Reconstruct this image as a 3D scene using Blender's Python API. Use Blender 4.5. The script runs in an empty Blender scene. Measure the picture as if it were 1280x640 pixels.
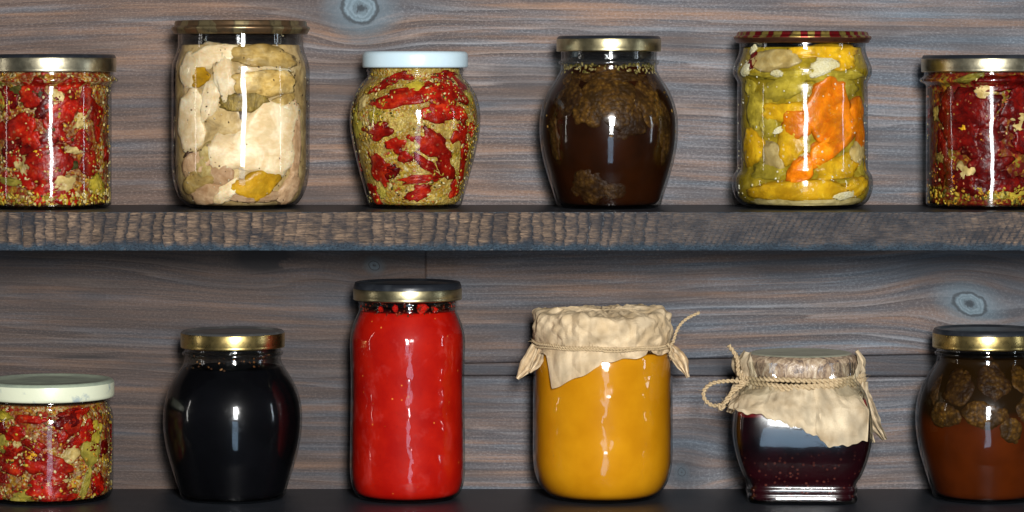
import bpy, math, random
import numpy as np
from mathutils import Vector, noise as mnoise

random.seed(7)
S = 0.0006            # metres per photo pixel on the plane of the jar axes
D = 4000.0            # camera distance from that plane, in the same unit
HY = 95.0             # eye level (photo row)
UP_Y, LOW_Y = 259.5, 622.6   # rows of the two shelf tops at the jar axes
WALL = 90.0
PI = math.pi
sc = bpy.context.scene
COL = sc.collection

def X(px): return (px - 640.0) * S
def Z(py): return (640.0 - py) * S

# ------------------------------------------------------------------ objects
def mesh_obj(name, verts, faces, mat, parent=None, smooth=True, mats=None, midx=None, attrs=None, cols=None):
    me = bpy.data.meshes.new(name)
    me.from_pydata([tuple(v) for v in verts], [], [tuple(f) for f in faces])
    for m in (mats if mats else [mat]): me.materials.append(m)
    if midx is not None: me.polygons.foreach_set('material_index', list(midx))
    me.polygons.foreach_set('use_smooth', [smooth] * len(me.polygons))
    for k, a in (attrs or {}).items():
        at = me.attributes.new(k, 'FLOAT', 'POINT'); at.data.foreach_set('value', np.asarray(a, dtype=np.float32).ravel())
    if cols is not None:
        at = me.attributes.new('col', 'FLOAT_COLOR', 'POINT')
        at.data.foreach_set('color', np.asarray(cols, dtype=np.float32).ravel())
    me.update()
    o = bpy.data.objects.new(name, me); COL.objects.link(o)
    if parent is not None: o.parent = parent
    return o

def thing(name, label, cat, px, depth, base_y, group=None):
    o = bpy.data.objects.new(name, None); COL.objects.link(o)
    o.empty_display_size = 0.02
    o.location = (X(px), depth * S, Z(base_y))
    o['label'] = label; o['category'] = cat
    if group: o['group'] = group
    return o

# ------------------------------------------------------------------ node helpers
class Mt:
    def __init__(s, name):
        s.m = bpy.data.materials.new(name); s.m.use_nodes = True
        s.nt = s.m.node_tree; s.nt.nodes.clear()
        s.out = s.nt.nodes.new('ShaderNodeOutputMaterial')
    def n(s, t, **kw):
        nd = s.nt.nodes.new(t)
        for k, v in kw.items(): setattr(nd, k, v)
        return nd
    def put(s, sock, v):
        if v is None: return
        if hasattr(v, 'is_output'): s.nt.links.new(v, sock)
        elif isinstance(v, (tuple, list)) and len(v) == 3 and sock.type == 'RGBA': sock.default_value = (*v, 1)
        else: sock.default_value = v
    def px(s, sx=1, sy=1, sz=1, world=False):
        if world:
            src = s.n('ShaderNodeNewGeometry').outputs['Position']
        else:
            src = s.n('ShaderNodeTexCoord').outputs['Object']
        vm = s.n('ShaderNodeVectorMath', operation='MULTIPLY')
        s.put(vm.inputs[0], src); vm.inputs[1].default_value = (sx / S, sy / S, sz / S)
        return vm.outputs[0]
    def shift(s, vec, seed_sock, k=300):
        c = s.n('ShaderNodeCombineXYZ'); mm = s.math('MULTIPLY', seed_sock, k)
        for i in range(3): s.put(c.inputs[i], mm)
        vm = s.n('ShaderNodeVectorMath', operation='ADD'); s.put(vm.inputs[0], vec); s.put(vm.inputs[1], c.outputs[0])
        return vm.outputs[0]
    def rand(s): return s.n('ShaderNodeObjectInfo').outputs['Random']
    def noise(s, vec, size, detail=3, rough=.55, dist=0., col=False):
        nd = s.n('ShaderNodeTexNoise'); s.put(nd.inputs['Vector'], vec)
        nd.inputs['Scale'].default_value = 1. / size; nd.inputs['Detail'].default_value = detail
        nd.inputs['Roughness'].default_value = rough; nd.inputs['Distortion'].default_value = dist
        return nd.outputs['Color' if col else 'Fac']
    def voro(s, vec, size, feature='F1', rnd=1.):
        nd = s.n('ShaderNodeTexVoronoi', feature=feature); s.put(nd.inputs['Vector'], vec)
        nd.inputs['Scale'].default_value = 1. / size; nd.inputs['Randomness'].default_value = rnd
        return nd.outputs
    def math(s, op, a, b=None, c=None, clamp=False):
        nd = s.n('ShaderNodeMath', operation=op, use_clamp=clamp)
        for i, v in enumerate((a, b, c)): s.put(nd.inputs[i], v)
        return nd.outputs[0]
    def mr(s, v, a, b, c=0., d=1.):
        nd = s.n('ShaderNodeMapRange'); nd.clamp = True
        s.put(nd.inputs[0], v)
        for i, q in enumerate((a, b, c, d)): nd.inputs[i + 1].default_value = q
        return nd.outputs[0]
    def ramp(s, fac, stops, const=False):
        nd = s.n('ShaderNodeValToRGB'); e = nd.color_ramp.elements
        nd.color_ramp.interpolation = 'CONSTANT' if const else 'LINEAR'
        while len(e) < len(stops): e.new(.5)
        for i, (p, c) in enumerate(stops):
            e[i].position = p; e[i].color = (*c, 1)
        s.put(nd.inputs[0], fac)
        return nd.outputs[0]
    def mix(s, fac, a, b, blend='MIX'):
        nd = s.n('ShaderNodeMix', data_type='RGBA', blend_type=blend)
        s.put(nd.inputs[0], fac); s.put(nd.inputs[6], a); s.put(nd.inputs[7], b)
        return nd.outputs[2]
    def bump(s, h, strength=.4, dist=1.0, normal=None):
        nd = s.n('ShaderNodeBump'); nd.inputs['Strength'].default_value = strength
        nd.inputs['Distance'].default_value = dist * S
        s.put(nd.inputs['Height'], h); s.put(nd.inputs['Normal'], normal)
        return nd.outputs[0]
    def attr(s, name, out='Fac'):
        return s.n('ShaderNodeAttribute', attribute_name=name).outputs[out]
    def bsdf(s, color, rough=.5, metal=0., normal=None, spec=.5, sss=0., sss_r=None, coat=0., coat_r=.05):
        b = s.n('ShaderNodeBsdfPrincipled')
        s.put(b.inputs['Base Color'], color); s.put(b.inputs['Roughness'], rough)
        s.put(b.inputs['Metallic'], metal); s.put(b.inputs['Normal'], normal)
        s.put(b.inputs['Specular IOR Level'], spec)
        s.put(b.inputs['Coat Weight'], coat); s.put(b.inputs['Coat Roughness'], coat_r)
        if sss:
            s.put(b.inputs['Subsurface Weight'], sss)
            b.inputs['Subsurface Radius'].default_value = sss_r or (1, .4, .2)
            b.inputs['Subsurface Scale'].default_value = 6 * S
        return b.outputs[0]
    def done(s, sh):
        s.nt.links.new(sh, s.out.inputs['Surface']); return s.m

# ------------------------------------------------------------------ materials
def glass_mat(name='clear jar glass', wave=.24, size=60, dim=1.):
    """thin clear glass: Schlick reflection over a lightly tinted transparent wall"""
    t = Mt(name); P = t.px()
    nb = t.bump(t.noise(t.shift(P, t.rand()), size, 1.8, .5), wave, 6)
    lw = t.n('ShaderNodeLayerWeight'); lw.inputs['Blend'].default_value = .5
    tint = t.ramp(lw.outputs['Facing'], [(0, (.98 * dim, .985 * dim, .98 * dim)), (.66, (.93 * dim, .945 * dim, .935 * dim)), (.86, (.60 * dim, .64 * dim, .62 * dim)), (1, (.10, .12, .12))])
    lf = t.n('ShaderNodeLayerWeight'); lf.inputs['Blend'].default_value = .5; t.put(lf.inputs['Normal'], nb)
    fr = t.math('ADD', .045, t.math('MULTIPLY', .9, t.math('POWER', lf.outputs['Facing'], 5.)))
    tr = t.n('ShaderNodeBsdfTransparent'); t.put(tr.inputs[0], tint)
    gl = t.n('ShaderNodeBsdfGlossy'); t.put(gl.inputs['Roughness'], t.math('ADD', .045, t.mr(t.noise(t.shift(P, t.rand(), 170), 16, 4, .65), .48, .74, 0, .16))); t.put(gl.inputs['Normal'], nb)
    mx = t.n('ShaderNodeMixShader')
    t.put(mx.inputs[0], fr); t.put(mx.inputs[1], tr.outputs[0]); t.put(mx.inputs[2], gl.outputs[0])
    return t.done(mx.outputs[0])

def metal_mat(name, base, rough, dirt=(.2, .15, .08), amt=.5):
    t = Mt(name); P = t.px()
    f = t.mr(t.noise(P, 14, 5, .65), .45, .75, 0, amt)
    c = t.mix(f, base, dirt)
    r = t.math('ADD', t.math('MULTIPLY', t.noise(P, 6, 4), .15), rough - .06)
    nb = t.bump(t.noise(P, 22, 3), .25, 1.2)
    return t.done(t.bsdf(c, r, 1., nb))

def paint_mat(name, base, second, rough=.3, size=30, lo=.5, hi=.7, spec=.5, bumpv=.1):
    t = Mt(name); P = t.px()
    f = t.mr(t.noise(P, size, 5, .6), lo, hi)
    nb = t.bump(t.noise(P, 3, 3), bumpv, .6)
    r = t.math('ADD', rough, t.math('MULTIPLY', t.noise(P, 9, 4), .12))
    return t.done(t.bsdf(t.mix(f, base, second), r, 0., nb, spec))

def checker_mat(name, n, a, b, dark, zmin=None, low=None):
    """lacquered pry-off lid printed with alternating blocks round its upper edge"""
    t = Mt(name)
    s = t.n('ShaderNodeSeparateXYZ'); t.put(s.inputs[0], t.n('ShaderNodeTexCoord').outputs['Object'])
    an = t.math('ARCTAN2', s.outputs[0], s.outputs[1])
    P = t.px()
    fr = t.math('FRACT', t.math('ADD', t.math('MULTIPLY', an, n / (2 * PI)), t.math('ADD', 10.2, t.math('MULTIPLY', t.noise(P, 45, 1), 1.4))))
    c = t.mix(t.mr(fr, .50, .56), a, b)
    c = t.mix(t.mr(t.math('ABSOLUTE', t.math('SUBTRACT', fr, .53)), .06, .02, 0, .6), c, dark)
    if zmin:
        zz = t.math('MULTIPLY', s.outputs[2], 1 / S)
        c = t.mix(t.mr(zz, zmin + .8, zmin - .8), c, low)
    c = t.mix(t.mr(t.noise(P, 7, 4), .48, .72, 0, .8), c, dark)
    return t.done(t.bsdf(c, .34, .8, t.bump(t.noise(P, 10), .2, 1)))

def grain_mat(name, cols, cell=4.5, big=None, dark=(.03, .02, .005), oil=(.09, .035, .006)):
    """oily mix of crumbs, seeds and herbs"""
    t = Mt(name); P = t.px()
    wr = t.n('ShaderNodeVectorMath', operation='ADD')
    sc_ = t.n('ShaderNodeVectorMath', operation='SCALE'); t.put(sc_.inputs[0], t.noise(P, 6, 2, col=True)); sc_.inputs['Scale'].default_value = 4.
    t.put(wr.inputs[0], P); t.put(wr.inputs[1], sc_.outputs[0]); W = wr.outputs[0]
    v1 = t.voro(W, cell); v2 = t.voro(W, cell * .5)
    def cellval(v):
        s = t.n('ShaderNodeSeparateColor'); t.put(s.inputs[0], v['Color']); return s.outputs[0]
    k = len(cols)
    c1 = t.ramp(cellval(v1), [(i / k, c) for i, c in enumerate(cols)], True)
    c2 = t.ramp(cellval(v2), [(i / k, c) for i, c in enumerate(cols[::-1])], True)
    c = t.mix(t.mr(t.noise(P, 18, 3), .42, .58), c1, c2)
    if big:
        c = t.mix(t.mr(t.noise(P, 26, 4, .65, .8), .48, .60), c, t.mix(.72, c, big))
    c = t.mix(t.mr(v1['Distance'], .35, .75, 0, .35), c, dark)
    c = t.mix(t.mr(t.noise(P, 3.2, 4, .7), .5, .75, 0, .5), c, dark)
    c = t.mix(t.mr(t.noise(P, 21, 4, .6, .7), .38, .60, .72, 0.), c, oil)
    h = t.math('SUBTRACT', 1., v1['Distance'])
    return t.done(t.bsdf(c, .32, 0., t.bump(h, .55, 2.2), .12))

def flesh_mat(name, stops, size=14, rough=.3, speck=None, speck_amt=.5, vein=None, sss=.0, bumpv=.4, stretch=(1, 1, 1), oil=None, crevice_amt=.72):
    """soft food: mottled colour, optional pale specks and dark veins"""
    t = Mt(name); P = t.shift(t.px(*stretch), t.rand())
    f = t.noise(P, size, 5, .6, .8)
    c = t.ramp(f, stops)
    rv = t.math('ADD', .75, t.math('MULTIPLY', t.rand(), .5))
    c = t.mix(1., c, rv, 'MULTIPLY')
    if speck:
        wv = t.n('ShaderNodeVectorMath', operation='ADD'); ws = t.n('ShaderNodeVectorMath', operation='SCALE'); t.put(ws.inputs[0], t.noise(P, 3, 3, col=True)); ws.inputs['Scale'].default_value = 5.
        t.put(wv.inputs[0], P); t.put(wv.inputs[1], ws.outputs[0])
        v = t.voro(wv.outputs[0], 4.6)
        s = t.n('ShaderNodeSeparateColor'); t.put(s.inputs[0], v['Color'])
        m = t.math('MULTIPLY', t.mr(v['Distance'], .42, .25), t.math('GREATER_THAN', s.outputs[0], 1 - speck_amt))
        c = t.mix(t.math('MULTIPLY', m, t.mr(t.noise(P, 24), .4, .6, .15, .8)), c, speck)
    if vein:
        vn = t.mr(t.math('ABSOLUTE', t.math('SUBTRACT', t.noise(P, size * 1.6, 4, .6, 1.), .5)), 0, .035, .8, 0)
        c = t.mix(vn, c, vein)
    c = t.mix(t.mr(t.noise(P, size * .33, 4, .7), .45, .72, 0, .45), c, stops[0][1])
    if oil is None: oil = tuple(q * .22 for q in stops[0][1])
    c = t.mix(t.mr(t.noise(t.px(), 24, 4, .6, .6), .40, .60, .55, 0.), c, tuple(q * 1.4 for q in oil))
    c = t.mix(t.mr(t.attr('dep'), .05, .8, 0, crevice_amt), c, oil)  # crevice shade painted in: pieces darken towards oil colour where set back from glass
    nb = t.bump(t.noise(P, size * .5, 4), bumpv, 3)
    return t.done(t.bsdf(c, rough, 0., nb, .14, sss=sss))

def seed_mat():
    t = Mt('seeds and chopped herbs')
    c = t.attr('col', 'Color')
    c = t.mix(t.mr(t.noise(t.px(), 2.2), .4, .7, 0, .4), c, (.08, .05, .01))
    return t.done(t.bsdf(c, .45, spec=.12))

def liquid_mat(name, deep, bright, edge, spec=.5, size=60, rough=.12, clear=0., tint=(.5, .2, .05), upper=None, e0=.5):
    t = Mt(name); P = t.px()
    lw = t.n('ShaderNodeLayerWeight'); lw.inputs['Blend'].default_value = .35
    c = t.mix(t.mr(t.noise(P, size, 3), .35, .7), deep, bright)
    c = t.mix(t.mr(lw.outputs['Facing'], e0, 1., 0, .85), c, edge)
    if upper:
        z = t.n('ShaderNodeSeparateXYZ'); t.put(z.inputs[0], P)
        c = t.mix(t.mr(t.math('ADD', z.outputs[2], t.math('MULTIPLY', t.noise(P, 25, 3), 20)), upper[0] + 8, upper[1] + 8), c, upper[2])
    b = t.bsdf(c, .3, 0., None, .06)
    if clear:
        tr = t.n('ShaderNodeBsdfTransparent'); t.put(tr.inputs[0], tint)
        mx = t.n('ShaderNodeMixShader'); t.put(mx.inputs[0], clear); t.put(mx.inputs[1], b); t.put(mx.inputs[2], tr.outputs[0])
        b = mx.outputs[0]
    return t.done(b)

def sauce_mat():
    t = Mt('smooth tomato sauce'); P = t.px()
    c = t.mix(t.mr(t.noise(P, 30, 4), .35, .7), (.32, .003, .001), (.42, .008, .002))
    c = t.mix(t.mr(t.noise(t.px(1, 1, .7), 30, 6, .65, .5), .56, .72, 0, .35), c, (.60, .07, .06))
    v = t.voro(P, 13); s = t.n('ShaderNodeSeparateColor'); t.put(s.inputs[0], v['Color'])
    m = t.math('MULTIPLY', t.mr(v['Distance'], .10, .06), t.math('GREATER_THAN', s.outputs[0], .58))
    c = t.mix(m, c, (.72, .20, .03))
    c = t.mix(t.mr(t.noise(P, 5, 4, .7), .60, .72, 0, .5), c, (.24, .002, .002))
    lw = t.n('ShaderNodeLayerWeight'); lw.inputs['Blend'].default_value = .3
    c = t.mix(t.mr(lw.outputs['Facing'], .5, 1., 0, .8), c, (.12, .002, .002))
    return t.done(t.bsdf(c, .5, 0., t.bump(t.noise(P, 9, 4), .12, 2), .08))

def cone_mat(name='candied young pine cone', a=(.022, .010, .002), b=(.082, .036, .005), c_=(.19, .098, .015)):
    t = Mt(name); P = t.shift(t.px(), t.rand())
    sc_ = t.n('ShaderNodeVectorMath', operation='SCALE'); t.put(sc_.inputs[0], t.noise(P, 7, 3, col=True)); sc_.inputs['Scale'].default_value = 7.
    wr = t.n('ShaderNodeVectorMath', operation='ADD'); t.put(wr.inputs[0], P); t.put(wr.inputs[1], sc_.outputs[0])
    v = t.voro(wr.outputs[0], 5.6, rnd=.8)
    c = t.ramp(v['Distance'], [(0, c_), (.4, b), (.8, a)])
    c = t.mix(t.mr(t.noise(P, 2.5, 3), .42, .62, 0, .6), c, b)
    c = t.mix(t.mr(t.noise(P, 19, 4, .6, .5), .42, .60, 0, .9), c, a)
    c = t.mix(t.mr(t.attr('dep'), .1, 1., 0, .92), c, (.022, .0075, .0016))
    return t.done(t.bsdf(c, .5, 0., t.bump(t.math('SUBTRACT', 1, v['Distance']), .5, 2.5), .1))

def paper_mat(name, base, dark):
    t = Mt(name); P = t.px()
    c = t.mix(t.mr(t.noise(P, 26, 4), .4, .7), base, dark)
    cr = t.math('ABSOLUTE', t.math('SUBTRACT', t.noise(P, 24, 3, .55, .3), .5))
    c = t.mix(t.mr(cr, 0, .012, .28, 0), c, dark)
    c = t.mix(1., c, t.math('ADD', .98, t.math('MULTIPLY', t.attr('facet_shade'), .40)), 'MULTIPLY')  # crumple shading painted into the colour: lighter and darker facets
    fib = t.noise(P, 1.6, 3)
    c = t.mix(t.mr(fib, .4, .7, 0, .25), c, dark)
    h = t.math('ADD', t.math('MULTIPLY', t.mr(cr, 0, .06), .30), t.math('MULTIPLY', fib, .12))
    b = t.bsdf(c, .72, 0., t.bump(h, .25, 1.5), .25)
    tl = t.n('ShaderNodeBsdfTranslucent'); t.put(tl.inputs[0], c)
    mx = t.n('ShaderNodeMixShader'); mx.inputs[0].default_value = .14
    t.put(mx.inputs[1], b); t.put(mx.inputs[2], tl.outputs[0])
    return t.done(mx.outputs[0])

def twine_mat():
    t = Mt('jute twine'); P = t.px()
    c = t.mix(t.noise(P, 2.2, 3), (.27, .18, .09), (.66, .51, .31))
    return t.done(t.bsdf(c, .85, 0., t.bump(t.noise(P, 1.2, 2), .6, .5), .15))

def wood_mat():
    """stained, brushed pine: gv = warped grain coordinate, tint = brown..blue, kd = distance to the nearest knot in knot radii"""
    t = Mt('stained pine boards')
    gv = t.attr('gv'); kd = t.attr('kd'); tn = t.attr('tint'); dk = t.attr('shade'); br = t.attr('broad')
    P = t.px(world=True)
    s = t.n('ShaderNodeSeparateXYZ'); t.put(s.inputs[0], P)
    u = s.outputs[0]
    def vec(ku, kv, off=0.):
        c = t.n('ShaderNodeCombineXYZ'); t.put(c.inputs[0], t.math('MULTIPLY', u, ku)); t.put(c.inputs[1], t.math('MULTIPLY', gv, kv)); c.inputs[2].default_value = off
        return c.outputs[0]
    jit = t.noise(vec(.0016, .022), 1., 3, .5)
    ph = t.math('ADD', t.math('MULTIPLY', gv, 1 / 17.), t.math('MULTIPLY', jit, 5.))
    saw = t.math('FRACT', ph)
    ring = t.math('MULTIPLY', t.math('POWER', saw, 4.), t.mr(saw, .93, 1., 1., 0.))   # pale late-wood ridge, dark line after it
    edge = t.mr(saw, .02, .24, 1., 0.)
    ringamt = t.math('ADD', t.mr(t.noise(vec(.0025, .016, 3.), 1., 3), .38, .66, .06, .9), t.attr('bold'), clamp=True)
    ph2 = t.math('FRACT', t.math('ADD', t.math('MULTIPLY', gv, 1 / 7.2), t.math('MULTIPLY', t.noise(vec(.002, .03, 8.), 1., 2), 4.)))
    fine = t.math('MULTIPLY', t.mr(t.math('ABSOLUTE', t.math('SUBTRACT', ph2, .5)), .22, .5), t.math('MULTIPLY', t.mr(br, .2, .8), t.mr(t.noise(vec(.004, .02, 31.), 1., 3), .38, .6, .15, 1.)))
    streak = t.noise(vec(.0035, .16), 1., 6, .68)
    fibre = t.math('ADD', t.noise(vec(.009, .50), 1., 4, .7), t.mr(t.noise(vec(.005, .03, 21.), 1., 2), .35, .65, -.06, .09))
    speck = t.noise(vec(.26, .52, 9.), 1., 2, .85)
    low = t.noise(vec(.004, .013, 5.), 1., 4)
    tint = t.math('ADD', tn, t.math('MULTIPLY', t.math('SUBTRACT', t.noise(vec(.0035, .055, 2.), 1., 4), .5), 2.4), clamp=True)
    brown = t.mix(t.mr(streak, .3, .7), (.050, .029, .021), (.215, .130, .092))
    blue = t.mix(t.mr(streak, .3, .7), (.032, .050, .072), (.200, .238, .285))
    c = t.mix(tint, brown, blue)
    c = t.mix(t.math('MULTIPLY', t.math('MULTIPLY', ring, ringamt), .75), c, t.mix(tint, (.38, .29, .24), (.34, .395, .45)))
    c = t.mix(t.math('MULTIPLY', t.math('MULTIPLY', edge, ringamt), .72), c, t.mix(tint, (.050, .034, .030), (.040, .048, .060)))
    c = t.mix(t.math('MULTIPLY', fine, .82), c, t.mix(tint, (.060, .042, .036), (.060, .070, .085)))
    orange = t.mr(t.noise(vec(.003, .07, 14.), 1., 4), .51, .66, 0, .85)
    c = t.mix(t.math('MULTIPLY', orange, t.mr(tn, .1, 1., .9, .6)), c, (.34, .185, .105))
    c = t.mix(t.mr(fibre, .36, .60, .42, 0.), c, (.050, .048, .055))
    c = t.mix(t.mr(speck, .50, .72, 0., .42), c, t.mix(tint, (.34, .27, .235), (.37, .43, .49)))
    c = t.mix(t.mr(speck, .47, .28, 0., .42), c, (.036, .044, .060))
    c = t.mix(t.mr(low, .47, .66, 0, .70), c, t.mix(tint, (.055, .040, .036), (.050, .058, .072)))
    # knots
    kr = t.math('ADD', kd, t.math('MULTIPLY', t.math('SUBTRACT', t.noise(P, 11, 4), .5), .6))
    krings = t.math('SINE', t.math('MULTIPLY', kr, 26.))
    kc = t.mix(t.mr(krings, -1, 1), (.13, .18, .21), (.19, .255, .30))
    kc = t.mix(t.mr(speck, .4, .6, 0, .5), kc, (.10, .15, .18))
    kc = t.mix(t.mr(t.math('ADD', kr, t.math('MULTIPLY', t.math('SUBTRACT', speck, .5), .5)), .42, .18), kc, (.030, .042, .052))
    c = t.mix(t.mr(kr, 2.5, 1.0, 0, .6), c, t.mix(streak, (.06, .105, .135), (.20, .29, .35)))
    c = t.mix(t.mr(kr, .98, .86), c, kc)
    rim = t.mr(t.math('ABSOLUTE', t.math('SUBTRACT', kr, 1.0)), .05, .16, .8, 0)
    c = t.mix(rim, c, (.025, .032, .038))
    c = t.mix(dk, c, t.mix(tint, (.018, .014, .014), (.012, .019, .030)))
    h = t.math('ADD', t.math('ADD', t.math('MULTIPLY', t.math('MULTIPLY', ring, ringamt), 1.), t.math('MULTIPLY', fibre, .6)), t.math('MULTIPLY', speck, .3))
    return t.done(t.bsdf(c, .62, 0., t.bump(h, .35, 1.6), .25))

def sawn_mat():
    t = Mt('rough sawn shelf edge')
    scv = t.attr('scal'); ed = t.attr('edge'); bl = t.attr('tint')
    fib = t.noise(t.px(.10, 1, .9), 1.5, 4, .7)
    spk = t.noise(t.px(.45, 1, .8), 1.4, 3, .8)
    big = t.noise(t.px(.6, 1, 1), 20, 5, .65)
    c = t.mix(t.mr(fib, .32, .68), (.016, .014, .015), (.235, .155, .10))
    c = t.mix(t.mr(fib, .60, .75, 0, .8), c, (.38, .255, .145))
    c = t.mix(t.mr(scv, .25, .95, .94, 0.), c, (.010, .013, .019))
    c = t.mix(1., c, t.math('ADD', .62, t.math('MULTIPLY', t.attr('lum'), .75)), 'MULTIPLY')
    c = t.mix(t.math('MULTIPLY', bl, t.mr(spk, .3, .7, .5, 1.)), c, t.mix(t.mr(spk, .3, .7), (.010, .015, .022), (.095, .10, .112)))
    e2 = t.math('ADD', ed, t.math('MULTIPLY', t.math('SUBTRACT', big, .5), 1.5), clamp=True)
    c = t.mix(t.mr(e2, .35, .8), c, t.mix(t.mr(spk, .35, .7), (.008, .015, .025), (.060, .100, .135)))
    c = t.mix(t.mr(big, .44, .66, 0, .72), c, (.018, .022, .030))
    c = t.mix(t.math('MULTIPLY', bl, .22), c, (.012, .014, .018))
    h = t.math('ADD', fib, t.math('MULTIPLY', spk, .6))
    return t.done(t.bsdf(c, .7, 0., t.bump(h, .8, 2.5), .25))

def shelf_top_mat():
    t = Mt('dark stained shelf face'); P = t.px(.06, .8, 1)
    f = t.noise(P, 3, 5, .65)
    c = t.mix(t.mr(f, .3, .7), (.004, .006, .009), (.026, .031, .040))
    c = t.mix(t.mr(t.noise(t.px(), 2.2, 2, .8), .66, .74, 0, .55), c, (.13, .135, .14))
    c = t.mix(t.mr(t.noise(t.px(.5, 1, 1), 40, 4), .52, .7, 0, .5), c, (.026, .029, .035))
    return t.done(t.bsdf(c, .42, 0., t.bump(f, .4, 1.5), .3))

GLASS = glass_mat()
NECK = glass_mat('thick neck glass', .16, 30, .90)  # dimmer tint: thick glass, with the lid's shadow put into the colour
WAVY = glass_mat('wavy jar glass', .5, 34)
GOLD = metal_mat('gold lacquered tin', (.54, .47, .27), .30)
GOLD2 = metal_mat('warm gold lacquered tin', (.62, .46, .17), .27)
PALEGOLD = metal_mat('pale gold lacquered tin', (.66, .60, .42), .30)
BLACKTIN = paint_mat('black lacquered lid top', (.012, .014, .018), (.03, .034, .04), .28)
GREYTOP = paint_mat('dark grey lid top', (.05, .05, .05), (.10, .10, .095), .30)
BLUELID = paint_mat('pale blue enamelled lid', (.50, .635, .70), (.54, .67, .73), .25, 40)
CREAMLID = paint_mat('cream enamel lid rim', (.62, .64, .47), (.30, .36, .36), .28, 26, .56, .66)  # second colour: worn enamel, and a blue-grey reflection painted as noise patches
GREENTOP = paint_mat('dull green lid top', (.30, .35, .26), (.19, .22, .18), .42, 30, .4, .7)
BEIGETOP = paint_mat('greenish beige lid top', (.42, .42, .31), (.30, .30, .21), .40, 24, .4, .7)
CHECK = checker_mat('red and gold printed tin', 27, (.40, .29, .07), (.27, .010, .014), (.075, .022, .016), 212.4, (.15, .06, .03))
BRONZE = checker_mat('bronze tin with red print', 13, (.30, .235, .12), (.20, .12, .06), (.09, .07, .042))
WOOD = wood_mat(); SAWN = sawn_mat(); STOP = shelf_top_mat()
PAPER = paper_mat('crumpled kraft paper', (.66, .515, .33), (.50, .36, .20))
PAPER2 = paper_mat('worn kraft paper', (.62, .505, .34), (.43, .32, .19))
TWINE = twine_mat()
SEEDM = seed_mat()

MUST = (.50, .33, .035); CREAM = (.58, .46, .19); OLIVE = (.24, .18, .018); OCHRE = (.42, .20, .015); DKG = (.06, .05, .009); REDG = (.36, .02, .01); PALE = (.62, .52, .27)
DRESS_RED = grain_mat('crumb dressing with red paste', [MUST, REDG, CREAM, OCHRE, REDG, OCHRE, DKG, PALE], 4.2, (.22, .006, .004), oil=(.11, .010, .004))
DRESS_YEL = grain_mat('mustard crumb dressing', [MUST, CREAM, MUST, OCHRE, PALE, MUST, OLIVE, REDG], 3.2, (.66, .49, .13), oil=(.20, .115, .014))
DRESS_DRK = grain_mat('dark tomato oil dressing', [(.16, .008, .006), (.22, .03, .008), OLIVE, (.12, .01, .006), OCHRE, (.20, .012, .01)], 6., (.16, .006, .005), oil=(.055, .003, .002))
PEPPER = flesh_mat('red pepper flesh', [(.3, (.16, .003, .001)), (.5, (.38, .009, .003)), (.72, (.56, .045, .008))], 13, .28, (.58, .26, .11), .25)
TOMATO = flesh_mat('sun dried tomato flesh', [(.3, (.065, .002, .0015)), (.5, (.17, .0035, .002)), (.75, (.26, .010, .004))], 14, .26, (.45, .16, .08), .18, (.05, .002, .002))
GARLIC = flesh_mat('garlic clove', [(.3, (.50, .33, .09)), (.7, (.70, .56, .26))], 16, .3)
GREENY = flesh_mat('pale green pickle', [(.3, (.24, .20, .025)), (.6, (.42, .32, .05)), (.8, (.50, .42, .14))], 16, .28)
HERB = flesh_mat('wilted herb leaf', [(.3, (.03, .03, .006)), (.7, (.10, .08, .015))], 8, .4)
MEATW = flesh_mat('white boiled meat', [(.26, (.56, .38, .19)), (.44, (.74, .59, .37)), (.75, (.82, .74, .55))], 30, .3, None, 0, None, bumpv=.35, stretch=(1, 1, 1.7), oil=(.40, .26, .11), crevice_amt=.45, sss=.4)
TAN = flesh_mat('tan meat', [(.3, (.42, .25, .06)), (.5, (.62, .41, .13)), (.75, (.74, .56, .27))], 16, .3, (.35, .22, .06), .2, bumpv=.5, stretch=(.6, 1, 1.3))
MEATP = flesh_mat('pinkish meat', [(.3, (.30, .165, .085)), (.5, (.52, .33, .19)), (.75, (.66, .48, .29))], 20, .32, None, 0, None, bumpv=.4, oil=(.22, .12, .05), crevice_amt=.5)
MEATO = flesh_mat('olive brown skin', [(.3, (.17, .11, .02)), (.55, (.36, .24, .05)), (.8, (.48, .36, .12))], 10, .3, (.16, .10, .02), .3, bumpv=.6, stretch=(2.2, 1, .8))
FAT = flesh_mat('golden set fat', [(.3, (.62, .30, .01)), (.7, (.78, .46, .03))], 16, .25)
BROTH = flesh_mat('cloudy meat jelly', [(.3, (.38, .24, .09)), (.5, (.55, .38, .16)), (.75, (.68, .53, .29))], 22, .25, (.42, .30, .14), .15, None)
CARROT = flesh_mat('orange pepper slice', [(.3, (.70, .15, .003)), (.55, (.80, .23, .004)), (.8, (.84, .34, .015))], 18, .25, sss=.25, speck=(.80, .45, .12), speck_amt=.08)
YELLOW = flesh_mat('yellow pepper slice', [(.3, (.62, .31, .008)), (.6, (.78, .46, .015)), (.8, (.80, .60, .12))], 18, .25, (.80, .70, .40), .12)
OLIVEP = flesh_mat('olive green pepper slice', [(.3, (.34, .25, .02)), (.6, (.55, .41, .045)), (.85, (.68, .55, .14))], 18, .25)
CRUMB = flesh_mat('white garlic crumbs', [(.3, (.52, .46, .26)), (.7, (.80, .76, .58))], 4, .4, bumpv=.7, oil=(.46, .38, .16), crevice_amt=.5)
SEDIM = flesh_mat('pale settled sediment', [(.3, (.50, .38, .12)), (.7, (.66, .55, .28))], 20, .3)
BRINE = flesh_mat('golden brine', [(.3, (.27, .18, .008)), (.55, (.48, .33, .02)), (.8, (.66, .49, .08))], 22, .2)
BLACKJ = liquid_mat('black syrup', (.0015, .0015, .002), (.003, .003, .004), (.001, .001, .002))
BROWNJ = liquid_mat('dark brown syrup', (.010, .0028, .0006), (.020, .0048, .0008), (.006, .0025, .001), size=50)
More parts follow.
